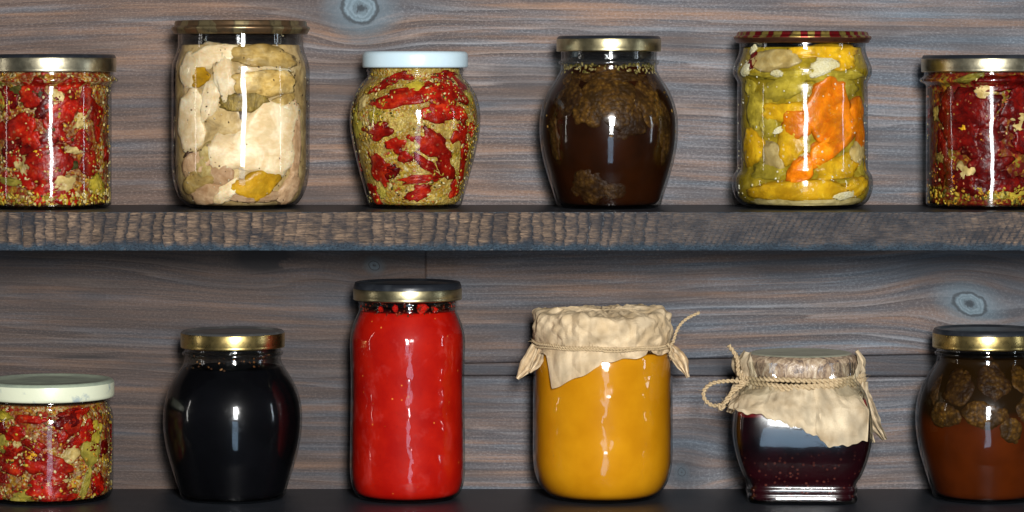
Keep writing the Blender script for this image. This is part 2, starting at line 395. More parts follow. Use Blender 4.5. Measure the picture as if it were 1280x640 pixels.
AMBERJ = liquid_mat('amber syrup', (.044, .0078, .0009), (.074, .0125, .0013), (.012, .004, .001), size=50, upper=(96, 116, (.012, .0055, .0012)))
HONEY = liquid_mat('thick amber honey', (.48, .192, .003), (.57, .245, .005), (.22, .060, .0015), size=46, rough=.25, e0=.22)
SAUCE = sauce_mat()
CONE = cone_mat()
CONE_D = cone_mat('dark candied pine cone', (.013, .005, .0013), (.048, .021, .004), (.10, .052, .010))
def berry_mat():
    t = Mt('dark berry jam'); P = t.px()
    v = t.voro(t.px(1, 1, 1), 6.5); s = t.n('ShaderNodeSeparateColor'); t.put(s.inputs[0], v['Color'])
    z = t.n('ShaderNodeSeparateXYZ'); t.put(z.inputs[0], P)
    lowm = t.mr(z.outputs[2], 70, 35, 0, 1)
    m = t.math('MULTIPLY', t.math('MULTIPLY', t.mr(v['Distance'], .32, .15), t.math('GREATER_THAN', s.outputs[0], .45)), lowm)
    c = t.mix(t.mr(t.noise(P, 30), .4, .7), (.003, .0006, .0012), (.010, .0008, .002))
    c = t.mix(t.math('MULTIPLY', lowm, .5), c, (.026, .002, .004))
    c = t.mix(t.math('MULTIPLY', m, .6), c, (.16, .045, .03))
    c = t.mix(t.mr(z.outputs[2], 108, 118), c, (.30, .006, .012))
    return t.done(t.bsdf(c, .2, 0., None, .4))
BERRY = berry_mat()

def film_mat():
    t = Mt('brown waxed film'); P = t.px(1, 1, .5)
    f = t.noise(P, 9, 5, .65, 1.2)
    c = t.ramp(f, [(.32, (.07, .06, .06)), (.43, (.22, .15, .10)), (.54, (.40, .29, .19)), (.68, (.60, .50, .36))])
    return t.done(t.bsdf(c, .28, 0., t.bump(f, .7, 3), .6))
FILM = film_mat()

# ------------------------------------------------------------------ lathe helpers (all in photo pixels)
def catmull(pts, k=6):
    P = [np.array(p, float) for p in pts]; out = []
    for i in range(len(P) - 1):
        p0 = P[i - 1] if i else 2 * P[0] - P[1]; p1, p2 = P[i], P[i + 1]
        p3 = P[i + 2] if i + 2 < len(P) else 2 * P[-1] - P[-2]
        for j in range(k):
            t = j / k
            out.append(.5 * ((2 * p1) + (-p0 + p2) * t + (2 * p0 - 5 * p1 + 4 * p2 - p3) * t * t + (-p0 + 3 * p1 - 3 * p2 + p3) * t ** 3))
    out.append(P[-1]); return [tuple(q) for q in out]

def lathe(prof, base, n=96, power=None, close_top=False, close_bot=False):
    """prof: (r, photo row) ... -> verts, faces in metres, local to the jar base"""
    V, F = [], []
    for r, y in prof:
        for i in range(n):
            a = 2 * PI * i / n
            c, s_ = math.cos(a), math.sin(a)
            q = r
            if power: q = r / (abs(c) ** power + abs(s_) ** power) ** (1 / power)
            V.append((q * c * S, q * s_ * S, (base - y) * S))
    m = len(prof)
    up = prof[-1][1] < prof[0][1]
    for j in range(m - 1):
        for i in range(n):
            a, b = j * n + i, j * n + (i + 1) % n
            f = (a, b, b + n, a + n)
            F.append(f if up else f[::-1])
    if close_bot:
        F.append(tuple(range(n))[::-1] if up else tuple(range(n)))
    if close_top:
        k = (m - 1) * n
        F.append(tuple(range(k, k + n)) if up else tuple(range(k, k + n))[::-1])
    return V, F

class Jar:
    def __init__(s, name, label, cat, cx, base, prof, depth=0., power=None, group=None, k=6, glass=None):
        s.root = thing(name, label, cat, cx, depth, base, group)
        s.base = base; s.power = power
        s.prof = catmull(prof, k)                       # from base upwards
        s.yy = np.array([p[1] for p in s.prof][::-1]); s.rr = np.array([p[0] for p in s.prof][::-1])
        b = s.prof[0]
        punt = [(0.01, b[1] - 5), (b[0] * .72, b[1] - 4), (b[0] - 7, b[1] - .3)]
        V, F = lathe(punt + s.prof, base, 112, power)
        s.glass = mesh_obj('glass_body', V, F, glass or GLASS, s.root)
    def R(s, y): return float(np.interp(y, s.yy, s.rr))
    def fill(s, mat, top, gap=2.4, bottom=5, wob=0., n=112):
        ys = np.linspace(s.base - bottom, top, 60)
        pr = [(0.01, ys[0] + .5)] + [(max(s.R(y) - gap - (3.5 * max(0, 1 - (s.base - bottom - y) / 4.)), 2), y) for y in ys]
        pr += [(pr[-1][0] - 1.5, top - .8), (pr[-1][0] * .5, top - .6), (0.01, top - .5)]
        V, F = lathe(pr, s.base, n, s.power)
        if wob:
            V2 = []
            for v in V:
                p = Vector(v) / S
                k = 1 - wob * max(0, mnoise.noise(p / 9.) * .6 + .3) / max(20, math.hypot(p.x, p.y))
                V2.append((v[0] * k, v[1] * k, v[2]))
            V = V2
        s.contents = mesh_obj('contents', V, F, mat, s.root)
        y_top = s.prof[-1][1]
        pr = [(max(s.R(y) - 3.2, 2), y) for y in np.linspace(top - 1.5, y_top, 14)]
        V, F = lathe(pr, s.base, n, s.power)
        mesh_obj('inner_neck', V, F, NECK, s.glass)
        return s.contents
    def lid(s, mat_band, mat_top, R, top, bot, split=2.5, inset=9., dome=2.0, topname='lid_top', mid=None, bandname='lid'):
        c = .8
        band = [(R - 4, bot - 1.5), (R - 2.2, bot + .2), (R - .6, bot), (R + .2, bot - 1.3), (R - .3, bot - 2.6), (R, bot - 4.), (R, top + split + 1), (R - .35, top + split)]
        V, F = lathe(band, s.base, 112)
        lo = mesh_obj(bandname, V, F, mat_band, s.root)
        tp = [(R - .35, top + split), (R - .9, top + split * .55 + .4), (R - 2.4, top + .5), (R - 4, top), (R - inset + 1.5, top + .3), (R - inset, top + 2.0),
              (R - inset - 1.5, top + 2.4), (R * .6, top + dome), (R * .57, top + dome - .5), (R * .3, top + dome - .6), (.01, top + dome - .7)]
        V, F = lathe(tp, s.base, 112)
        mesh_obj(topname, V, F, mat_top, lo)
        s.lido = lo
        return lo
    def pry_lid(s, mat, R, top, wide_y, bot):
        pr = [(R - 9, bot + .5), (R - 5, bot + 1), (R - 3, bot), (R - 2.2, bot - 2.2), (R - .5, wide_y + 2.2), (R, wide_y + .6), (R, wide_y - .8), (R - 1.2, wide_y - 1.8), (R - 3.2, wide_y - 2.4),
              (R - 4, wide_y - 4), (R - 4.2, top + 2), (R - 5.2, top + .4), (R - 7, top), (R - 12, top + .6), (R - 15, top + 2.2), (.01, top + 2.)]
        V, F = lathe(pr, s.base, 128)
        s.lido = mesh_obj('lid', V, F, mat, s.root)
    # -- a lump of food pressed against the glass
    def piece(s, name, mat, dx, y, w, h, roll=0., d=None, gap=None, seed=None, bend=0., rough=.36, label=None, theta=None, square=0., relief=1.1):
        rnd = random.Random(seed if seed is not None else hash((round(dx, 1), round(y, 1), w)) & 0xffff)
        w *= 1.2; h *= 1.2; d = d or min(w, h) * .9
        R0 = s.R(y)
        if theta is None: theta = math.asin(max(-.97, min(.97, dx / max(R0 - 3, 1))))
        gap = gap if gap is not None else rnd.uniform(.6, 1.6)
        V, F = ICO
        ca, sa = math.cos(roll), math.sin(roll)
        off = Vector((rnd.uniform(0, 99), rnd.uniform(0, 99), rnd.uniform(0, 99)))
        out = []; dep = []
        for v in V:
            nz = mnoise.noise(v * 1.3 + off) * rough * 1.5 + mnoise.noise(v * 3.1 + off) * rough * .7 + mnoise.noise(v * 7. + off) * rough * .25
            q = v * (1 + nz)
            if square:
                mm = max(abs(v.x), abs(v.y)); q = Vector((q.x * (1 + square * (1 / max(mm, .6) - 1)), q.y * (1 + square * (1 / max(mm, .6) - 1)), q.z))
            lx, ly, lz = q.x * w / 2, q.y * h / 2, q.z * d / 2
            ly += bend * (lx / (w / 2)) ** 2 * h * .5
            tx, ty = lx * ca - ly * sa, lx * sa + ly * ca
            yy = min(s.base - 5.5, y - ty)
            Rm = s.R(yy)
            th = theta + tx / max(R0, 20)
            raw = R0 - gap - d * .34 + lz + (Rm - R0) * .9; lim = Rm - gap
            rad = lim - 1.2 * math.log1p(math.exp(min(40., (lim - raw) / 1.2)))
            rad -= relief * (mnoise.noise(v * 4.2 + off) + .6 * mnoise.noise(v * 9. + off) + .55)
            dep.append(max(0., min(1., (lim - rad - .5) / 3.4)))  # depth behind the glass, drives the painted crevice darkening
            if s.power:
                cx_, sx_ = math.sin(th), -math.cos(th)
                rad = rad / (abs(cx_) ** s.power + abs(sx_) ** s.power) ** (1 / s.power)
            out.append((rad * math.sin(th) * S, -rad * math.cos(th) * S, (s.base - yy) * S))
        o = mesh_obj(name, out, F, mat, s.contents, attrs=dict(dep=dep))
        if label: o['label'] = label
        return o
    def flecks(s, name, count, y0, y1, cols, size=(2.2, 4.6), gap=(.9, 1.6), clump=0., th0=0., th1=2 * PI, seed=1, elong=1.):
        rnd = random.Random(seed); V, F, C = [], [], []
        iv, iF = ICO0
        k = 0
        while k < count:
            th = rnd.uniform(th0, th1); y = rnd.uniform(y0, y1)
            if clump and mnoise.noise(Vector((th * 2.6, y / 28., seed * 3.7))) < clump * rnd.uniform(-.4, 1.): continue
            k += 1
            R = s.R(y); g = rnd.uniform(*gap); a = rnd.uniform(*size) / 2
            w, h, d = a * rnd.uniform(.8, 1.5) * elong, a * rnd.uniform(.6, 1.1), a * .8
            ro = rnd.uniform(0, PI); ca, sa = math.cos(ro), math.sin(ro)
            c = rnd.choice(cols); f = rnd.uniform(.7, 1.25)
            b = len(V)
            for v in iv:
                lx, ly, lz = v.x * w, v.y * h, v.z * d
                tx, ty = lx * ca - ly * sa, lx * sa + ly * ca
                yy = y - ty; rad = min(s.R(yy) - g, R - g - d * .4 + lz); t2 = th + tx / max(R, 20)
                V.append((rad * math.sin(t2) * S, -rad * math.cos(t2) * S, (s.base - yy) * S)); C.append((c[0] * f, c[1] * f, c[2] * f, 1))
            F += [tuple(i + b for i in f_) for f_ in iF]
        o = mesh_obj(name, V, F, SEEDM, s.contents, cols=C)
        o['kind'] = 'stuff'
        return o

def ico(sub):
    import bmesh
    bm = bmesh.new(); bmesh.ops.create_icosphere(bm, subdivisions=sub, radius=1.)
    V = [v.co.copy() for v in bm.verts]; F = [tuple(v.index for v in f.verts) for f in bm.faces]
    bm.free(); return V, F
ICO = ico(4); ICO0 = ico(1)

# ------------------------------------------------------------------ rope and paper
def rope(path, rad, pitch, closed=False, strands=2, hairs=0, seed=3, hair_len=7):
    """twisted strands along a path of pixel points (x, depth, up)"""
    P = [Vector(p) for p in path]; n = len(P); V, F = [], []
    L = [0.]
    for i in range(1, n): L.append(L[-1] + (P[i] - P[i - 1]).length)
    up = Vector((.13, .2, 1)).normalized()
    rings = []
    for i in range(n):
        a = P[(i - 1) % n] if closed else P[max(i - 1, 0)]; b = P[(i + 1) % n] if closed else P[min(i + 1, n - 1)]
        T = (b - a).normalized(); N = (up - T * up.dot(T)).normalized(); B = T.cross(N); up = N
        rings.append((T, N, B))
    K = 6
    for st in range(strands):
        b0 = len(V)
        for i in range(n):
            T, N, B = rings[i]
            ph = 2 * PI * (L[i] / pitch) + 2 * PI * st / strands
            c = P[i] + (N * math.cos(ph) + B * math.sin(ph)) * rad * .52
            for j in range(K):
                a = 2 * PI * j / K
                V.append((c + (N * math.cos(a) + B * math.sin(a)) * rad * .62) * S)
        for i in range(n - 1 + (1 if closed else 0)):
            i2 = (i + 1) % n
            for j in range(K):
                F.append((b0 + i * K + j, b0 + i * K + (j + 1) % K, b0 + i2 * K + (j + 1) % K, b0 + i2 * K + j))
        if not closed:
            F.append(tuple(b0 + j for j in range(K))[::-1]); F.append(tuple(b0 + (n - 1) * K + j for j in range(K)))
    rnd = random.Random(seed)
    for _ in range(hairs):
        i = rnd.randrange(n); T, N, B = rings[i]
        a = rnd.uniform(0, 2 * PI); d = (N * math.cos(a) + B * math.sin(a) + T * rnd.uniform(-1.2, 1.2)).normalized()
        c = P[i] + d * rad * .6; b0 = len(V); ln = rnd.uniform(.3, 1) * hair_len; cv = Vector((rnd.uniform(-1, 1), rnd.uniform(-1, 1), rnd.uniform(-1, 1)))
        for q in range(4):
            t = q / 3; p = c + d * ln * t + cv * t * t * ln * .45; w = .26 * (1 - t * .6)
            for j in range(3):
                aa = 2 * PI * j / 3; V.append((p + (N * math.cos(aa) + T * math.sin(aa)) * w) * S)
        for q in range(3):
            for j in range(3): F.append((b0 + q * 3 + j, b0 + q * 3 + (j + 1) % 3, b0 + q * 3 + 3 + (j + 1) % 3, b0 + q * 3 + 3 + j))
    return V, F

def dense(pts, n):
    c = catmull3(pts, 24); L = [0.]
    for i in range(1, len(c)): L.append(L[-1] + (c[i] - c[i - 1]).length)
    out = []; j = 0
    for k in range(n):
        t = L[-1] * k / (n - 1)
        while j < len(L) - 2 and L[j + 1] < t: j += 1
        f = (t - L[j]) / max(1e-6, L[j + 1] - L[j]); out.append(c[j].lerp(c[j + 1], min(1, f)))
    return out
def catmull3(pts, k):
    P = [Vector(p) for p in pts]; out = []
    for i in range(len(P) - 1):
        p0 = P[i - 1] if i else 2 * P[0] - P[1]; p1, p2 = P[i], P[i + 1]; p3 = P[i + 2] if i + 2 < len(P) else 2 * P[-1] - P[-2]
        for j in range(k):
            t = j / k
            out.append(.5 * ((2 * p1) + (-p0 + p2) * t + (2 * p0 - 5 * p1 + 4 * p2 - p3) * t * t + (-p0 + 3 * p1 - 3 * p2 + p3) * t ** 3))
    out.append(P[-1]); return out

def _h(i, j, k):
    v = math.sin(i * 127.1 + j * 311.7 + k * 74.7) * 43758.5453
    return (v - math.floor(v)) * 2 - 1
def facets(u, v, size, k):
    """piecewise flat height field on an irregular triangle net: straight sharp creases"""
    w = Vector((u / (size * 2.3), v / (size * 2.3), k * 3.1))
    u = u + size * .40 * mnoise.noise(w); v = v + size * .40 * mnoise.noise(w + Vector((17., 5., 0)))
    c, s_ = math.cos(.5 + k), math.sin(.5 + k)
    x, y = (u * c - v * s_) / size, (u * s_ + v * c) / size
    q = (x + y) * .36602540; a, b = x + q, y + q
    i, j = math.floor(a), math.floor(b); fa, fb = a - i, b - j
    if fa > fb: return _h(i, j, k) * (1 - fa) + _h(i + 1, j, k) * (fa - fb) + _h(i + 1, j + 1, k) * fb
    return _h(i, j, k) * (1 - fb) + _h(i, j + 1, k) * (fb - fa) + _h(i + 1, j + 1, k) * fa

FACET_SHADE = []
def sheet(rows, base, closed=True, crumple=2., scale=22., off=0., amp=None):
    """rows: list of rings of pixel points (x, depth, photo row); crumpled outwards"""
    m, n = len(rows), len(rows[0]); V, F = [], []; FACET_SHADE.clear()
    G = [[Vector((p[0], p[1], base - p[2])) for p in r] for r in rows]
    mid = m * 2 // 3
    du = sum((G[mid][(i + 1) % n] - G[mid][i]).length for i in range(n if closed else n - 1)) / n
    vv = [0.]
    for j in range(1, m): vv.append(vv[-1] + sum((G[j][i] - G[j - 1][i]).length for i in range(0, n, max(1, n // 12))) / len(range(0, n, max(1, n // 12))))
    for j in range(m):
        for i in range(n):
            a = G[j][(i - 1) % n] if closed else G[j][max(0, i - 1)]; b = G[j][(i + 1) % n] if closed else G[j][min(n - 1, i + 1)]
            c = G[max(0, j - 1)][i]; d = G[min(m - 1, j + 1)][i]
            N = (b - a).cross(c - d)
            N = N.normalized() if N.length > 1e-6 else Vector((0, 0, 1))
            k = crumple * (amp[j] if amp else 1.)
            u = ((i + n // 2) % n) * du; v = vv[j]
            hgt = facets(u, v, scale, off) + .42 * facets(u, v, scale * .5, off + 3)
            if not closed: hgt = hgt * .8 + .45
            FACET_SHADE.append(facets(u + 40, v + 90, scale * .8, off + 7) * .6 + .45 * facets(u, v, scale * .4, off + 9))
            V.append((G[j][i] + N * k * hgt) * S)
    for j in range(m - 1):
        for i in range(n if closed else n - 1):
            i2 = (i + 1) % n
            F.append((j * n + i, j * n + i2, (j + 1) * n + i2, (j + 1) * n + i))
    return V, F

def twist_ear(p0, p1, w0, w1, base, turns=.9, n=26, k=13, seed=0., bendy=4., tip=.35):
    """a gathered, twisted corner of paper from p0 to p1 (pixel x, depth, row)"""
    rows = []
    a, b = Vector(p0), Vector(p1); T = (b - a).normalized()
    N = Vector((0, -1, 0)); B = T.cross(N).normalized(); N = B.cross(T)
    for j in range(n):
        t = j / (n - 1)
        w = (w0 + (w1 - w0) * math.sin(min(1, t / .6) * PI / 2)) * (1 if t < .62 else (1 - (t - .62) / .38 * (1 - tip)))
        c = a.lerp(b, t) + B * bendy * math.sin(t * PI); r = []
        for i in range(k):
            s_ = (i / (k - 1) - .5)
            ang = turns * t * PI + seed + s_ * 2.2
            fold = math.sin(s_ * 16 + seed * 3) * 2.4 * (1 - .4 * t)
            r.append(c + B * (s_ * w * math.cos(turns * t * 1.2)) + N * (s_ * w * math.sin(turns * t * 1.2) + fold + w * .18 * math.cos(ang)))
        rows.append([(q.x, q.y, q.z) for q in r])
    V, F = sheet(rows, base, closed=False, crumple=1.3, scale=10., off=seed + 5)
    return V, F

# ================================================================== setting: board wall and shelves
KNOTS = [(450, 10, 21, 62, 46, .82), (1212, 380, 17, 85, 52, .80), (468, 332, 6, 44, 24, .7), (320, 322, 2, 90, 40, .5), (852, 590, 5, 60, 60, .6), (1500, 90, 20, 80, 50, .8), (-160, 520, 20, 90, 50, .8)]
def plank(name, x0, x1, yt0, yt1, yb0, yb1, parent, tintf, dark=0., off=0., depth=WALL, step=2.6, thick=18):
    """board between a left/right pair of top rows and bottom rows (rows as seen on the wall)"""
    kx = (D + WALL) / D
    nx = int((x1 - x0) / step) + 1
    ny = int(max(yb0 - yt0, yb1 - yt1) / step) + 1
    xs = np.linspace(x0, x1, nx)[None, :].repeat(ny, 0)
    fx = (xs - x0) / (x1 - x0); fy = np.linspace(0, 1, ny)[:, None]
    ys = (yt0 + (yt1 - yt0) * fx) * (1 - fy) + (yb0 + (yb1 - yb0) * fx) * fy
    gv = ys + off + 8 * np.sin(xs / 260. + off) + 2.2 * np.sin(xs / 133. + ys / 90. + off * 2)
    kn = np.full_like(gv, 9.)
    for (xk, yk, r, sx, h, a) in KNOTS:
        dx, dy = xs - xk, ys - yk
        skew = dy + dx * .16 * np.sign(xk - 800)
        gv = gv - skew * a * np.exp(-(dx / sx) ** 2) * np.exp(-(dy / h) ** 2)
        if r > 3:
            ct, st = math.cos(xk * .0021 - .6), math.sin(xk * .0021 - .6); ax, ay = dx * ct + dy * st, dy * ct - dx * st
            asp = 1.25 if xk > 900 else .92
            kn = np.minimum(kn, np.sqrt((ax / (r / asp)) ** 2 + (ay / (r * asp)) ** 2))
    broad = np.clip(.40 + .9 * np.exp(-((ys - 215) / 60.) ** 2) + .9 * np.exp(-((ys - 420) / 55.) ** 2) + .5 * np.exp(-((ys - 545) / 60.) ** 2), 0, 1) + 0 * xs
    bold = .8 * np.exp(-((xs - 640) / 210) ** 2 - ((ys - 80) / 75) ** 2) + .5 * np.exp(-((xs - 1040) / 240) ** 2 - ((ys - 400) / 50) ** 2)
    tint = tintf(xs, ys)
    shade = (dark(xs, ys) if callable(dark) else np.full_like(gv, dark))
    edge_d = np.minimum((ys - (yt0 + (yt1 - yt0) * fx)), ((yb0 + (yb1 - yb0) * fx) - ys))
    back = np.where(edge_d < .5, 1.6, 0.)                      # eased arris
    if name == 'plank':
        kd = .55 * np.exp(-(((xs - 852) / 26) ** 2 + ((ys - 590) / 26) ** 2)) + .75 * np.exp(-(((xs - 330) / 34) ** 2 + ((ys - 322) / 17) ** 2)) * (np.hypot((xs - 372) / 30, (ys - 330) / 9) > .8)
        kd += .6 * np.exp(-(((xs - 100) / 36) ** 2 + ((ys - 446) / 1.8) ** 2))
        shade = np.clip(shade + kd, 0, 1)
    Xw = (xs - 640) * kx * S; Zw = (640 - (HY + (ys - HY) * kx)) * S
    V = np.stack([Xw, (depth + back) * S + 0 * Xw, Zw], -1).reshape(-1, 3)
    idx = np.arange(nx * ny).reshape(ny, nx)
    F = np.stack([idx[:-1, :-1], idx[1:, :-1], idx[1:, 1:], idx[:-1, 1:]], -1).reshape(-1, 4)
    V = V.tolist(); F = F.tolist(); at = [gv.ravel(), kn.ravel(), tint.ravel(), shade.ravel(), broad.ravel(), bold.ravel()]
    # edges and back of the board
    per = list(idx[0, :]) + list(idx[1:, -1]) + list(idx[-1, -2::-1]) + list(idx[-2:0:-1, 0])
    b0 = len(V)
    for p in per: V.append([V[p][0], (depth + thick) * S, V[p][2]])
    ext = [np.concatenate([a, a[per]]) for a in at]
    k = len(per)
    for i in range(k): F.append([int(per[i]), int(per[(i + 1) % k]), b0 + (i + 1) % k, b0 + i])
    return mesh_obj(name, V, F, WOOD, parent, attrs=dict(gv=ext[0], kd=ext[1], tint=ext[2], shade=ext[3], broad=ext[4], bold=ext[5]))

wall = bpy.data.objects.new('wall', None); COL.objects.link(wall); wall['kind'] = 'structure'
tint_main = lambda x, y: np.clip(.02 + .58 * np.clip((x - 340) / 850, 0, 1) + .10 * np.clip((330 - y) / 300, -1, 1), 0, 1)
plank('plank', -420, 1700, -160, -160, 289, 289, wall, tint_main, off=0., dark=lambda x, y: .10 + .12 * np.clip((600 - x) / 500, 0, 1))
plank('plank', -420, 532, 290, 290, 640, 640, wall, lambda x, y: np.clip(.06 + .25 * np.clip((x - 200) / 400, 0, 1), 0, 1), off=140., dark=lambda x, y: .64 + 0 * x)  # lower boards darkened in colour for the light falloff under the shelf
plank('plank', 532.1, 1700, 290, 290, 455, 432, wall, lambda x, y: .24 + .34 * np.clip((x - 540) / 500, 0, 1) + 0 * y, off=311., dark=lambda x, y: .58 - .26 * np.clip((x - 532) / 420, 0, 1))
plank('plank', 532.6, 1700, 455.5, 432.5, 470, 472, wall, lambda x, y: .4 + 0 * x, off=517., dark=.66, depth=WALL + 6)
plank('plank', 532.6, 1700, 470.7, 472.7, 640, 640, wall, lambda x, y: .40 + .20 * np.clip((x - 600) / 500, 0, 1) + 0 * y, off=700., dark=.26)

FRONT = -143.
def shelf(label, top_y, thick, with_face):
    root = thing('shelf', label, 'shelf', 640, 0, top_y)
    x0, x1 = -1060., 1060.
    # board (top, underside, ends)
    y0, y1 = FRONT + 1.6, WALL - .6
    V = [(x0, y0, 0), (x1, y0, 0), (x1, y1, 0), (x0, y1, 0), (x0, y0, -thick), (x1, y0, -thick), (x1, y1, -thick), (x0, y1, -thick)]
    V = [(a * S, b * S, c * S) for a, b, c in V]
    F = [(0, 1, 2, 3), (7, 6, 5, 4), (0, 3, 7, 4), (1, 5, 6, 2), (2, 6, 7, 3), (0, 4, 5, 1)]
    mesh_obj('board', V, F, STOP, root, smooth=False)
    # rough sawn front edge
    step = 1.25
    nx, nz = int((x1 - x0) / step) + 1, 30
    xs = np.linspace(x0, x1, nx)[None, :].repeat(nz, 0); fz = np.linspace(0, 1, nz)[:, None] + 0 * xs
    px = xs * D / (D + FRONT) ** 1 + 640
    rng = np.random.RandomState(4)
    nodes = np.cumsum(rng.uniform(11.5, 18.5, 200)) + (x0 + 640 - 40)
    wav = 1.5 * np.sin(fz * 4 + px * .03) + .7 * np.sin(fz * 15 + px * .11) + .6 * np.sin(fz * 37 + px * .23) + 3. * fz
    pos = px + wav
    ii = np.clip(np.searchsorted(nodes, pos) - 1, 0, 198)
    f = (pos - nodes[ii]) / (nodes[ii + 1] - nodes[ii])
    tw = np.clip(1 - (px - 800) / 90, 0, 1) * (1 - .5 * np.exp(-((px - 400) / 90) ** 2))
    ampl = (rng.uniform(.6, 1., 200)[ii]) * tw
    scal = 1 - ampl * (np.clip((f - .48) / .52, 0, 1) ** 1.5 + .35 * np.clip(1 - f / .12, 0, 1))
    # finer slanted marks on the other half
    tr = np.clip((px - 780) / 90, 0, 1)
    q = (px + fz * 26) / 8.3 + .5 * np.sin(px / 37.)
    fr = q - np.floor(q)
    scal = scal - tr * 1.05 * np.clip(1 - fr / .4, 0, 1) * (.55 + .45 * np.sin(px / 53. + fz * 4)) 
    q2 = (px - fz * 14) / 10.7; fr2 = q2 - np.floor(q2)
    scal = scal - np.clip((px - 1130) / 60, 0, 1) * .4 * np.clip(1 - fr2 / .4, 0, 1)
    edge = np.clip((fz - .66) / .34, 0, 1) * .95 + np.clip((.06 - fz) / .06, 0, 1) * .7 + .35 * np.clip((fz - .45), 0, 1)
    tint = .10 + .75 * np.clip((px - 640) / 240, 0, 1) - .45 * np.clip((px - 1170) / 70, 0, 1)
    lum = rng.uniform(.2, 1., 200)[ii] * tw + .6 * (1 - tw) - .35 * f * tw + .2
    rag = .7 * np.sin(px / 7.) * np.sin(px / 23.) + .5 * np.sin(px / 3.1)
    Yv = FRONT + (1 - scal) * (2.0 * tw + .7 * (1 - tw)) + np.where((fz < .01) | (fz > .99), 1.2, 0)
    Zv = .35 - fz * (thick + .7) + np.where(fz > .99, rag * .12, 0) + np.where(fz < .01, rag * .3, 0)
    G = np.stack([xs, Yv, Zv], -1).reshape(-1, 3) * S
    idx = np.arange(nx * nz).reshape(nz, nx)
    F = np.stack([idx[:-1, :-1], idx[1:, :-1], idx[1:, 1:], idx[:-1, 1:]], -1).reshape(-1, 4)
    mesh_obj('sawn_edge', G.tolist(), F.tolist(), SAWN, root, attrs=dict(scal=scal, edge=edge, tint=tint, lum=lum))
    return root
shelf('upper dark stained wooden shelf with a rough sawn front edge, carrying six jars', UP_Y, 45.5, True)
shelf('lower dark stained wooden shelf along the bottom of the picture, carrying six jars', LOW_Y, 45.5, True)

# ================================================================== jars
def tall_tapered(base, R, neck, y_lid, bead):      # straight honey-style jar of the two upper corner jars
    return [(R - 7, base), (R - 2.5, base - 2.2), (R - .6, base - 6), (R, base - 14), (R, 150), (R, 112), (R + .3, 107), (R + 3, 104.5), (R + 7.6, 101.5), (R + 7.6, 98.5), (R + 4.5, 96), (R + 2.4, 93.5), (R + 2.2, 90), (R + 2, 82)]
REDC = [(.46, .02, .01), (.34, .01, .008)]
SEEDC = [MUST, CREAM, PALE, OCHRE, OLIVE, CREAM, MUST, DKG]
rr = random.Random(21)

def scatter(j, name, mats, n, y0, y1, w, h, seed, back_only=False, rough=.3):
    r = random.Random(seed)
    for _ in range(n):
        th = r.uniform(PI * .55, PI * 1.45) if back_only else r.uniform(-PI * .48, PI * .48)
        j.piece(name, r.choice(mats), 0, r.uniform(y0, y1), r.uniform(*w), r.uniform(*h), r.uniform(-.9, .9), theta=th, seed=r.randrange(9999), rough=rough)

# ---- upper 1: red pepper pickle, cut by the left frame edge
J = Jar('pickle_jar', 'straight jar of chopped red peppers in seedy dressing, gold lid, left end of upper shelf', 'jar', 61, UP_Y, tall_tapered(UP_Y, 78, 0, 0, 0))
J.fill(DRESS_RED, 84, gap=4.0, wob=1.2)
J.lid(PALEGOLD, BLACKTIN, 84, 68, 90, split=4.5)
for (dx, y, w, h, ro) in [(-26, 158, 50, 34, .1), (-35, 195, 34, 26, .3), (20, 140, 42, 40, -.5), (10, 200, 56, 40, .25), (52, 125, 32, 28, .8), (-14, 120, 36, 24, -.2), (48, 176, 36, 22, .1), (-50, 124, 26, 40, .3),
                        (-52, 232, 34, 30, .4), (14, 238, 46, 18, .3), (-8, 172, 30, 24, .5), (60, 205, 26, 34, 1.0), (66, 150, 22, 40, 0), (-66, 170, 22, 44, .2), (-20, 222, 30, 20, -.3), (34, 108, 30, 18, .2)]:
    J.piece('pepper_piece', PEPPER, dx, y, w, h, ro)
for (dx, y, w, h, ro, m) in [(-52, 118, 30, 32, .5, GREENY), (28, 227, 36, 20, .3, GARLIC), (-22, 205, 18, 22, .4, GARLIC), (-3, 193, 13, 14, 0, FAT), (48, 150, 26, 16, .5, GARLIC), (40, 186, 20, 9, .1, GARLIC), (67, 232, 22, 32, .9, OLIVEP), (-38, 225, 46, 9, -.1, GREENY), (-54, 246, 18, 22, 0, CARROT), (24, 124, 16, 22, .4, GARLIC)]:
    J.piece('pickle_chunk', m, dx, y, w, h, ro)
for (dx, y, w, h, ro) in [(-4, 117, 16, 10, .6), (34, 128, 9, 14, .3), (-30, 112, 18, 9, .1), (40, 205, 14, 9, .4), (-58, 206, 12, 10, 0)]:
    J.piece('herb_leaf', HERB, dx, y, w, h, ro)
scatter(J, 'pepper_piece', [PEPPER, TOMATO], 14, 104, 245, (24, 46), (16, 30), 55)
scatter(J, 'pepper_piece', [PEPPER], 8, 110, 245, (26, 44), (20, 34), 5, True)
J.flecks('seeds', 650, 92, 253, SEEDC, (1.4, 4.6), clump=1.1, seed=3)
J.flecks('herb_crumbs', 420, 236, 253, [MUST, OLIVE, CREAM, MUST], (2.5, 5), seed=9, elong=1.5)

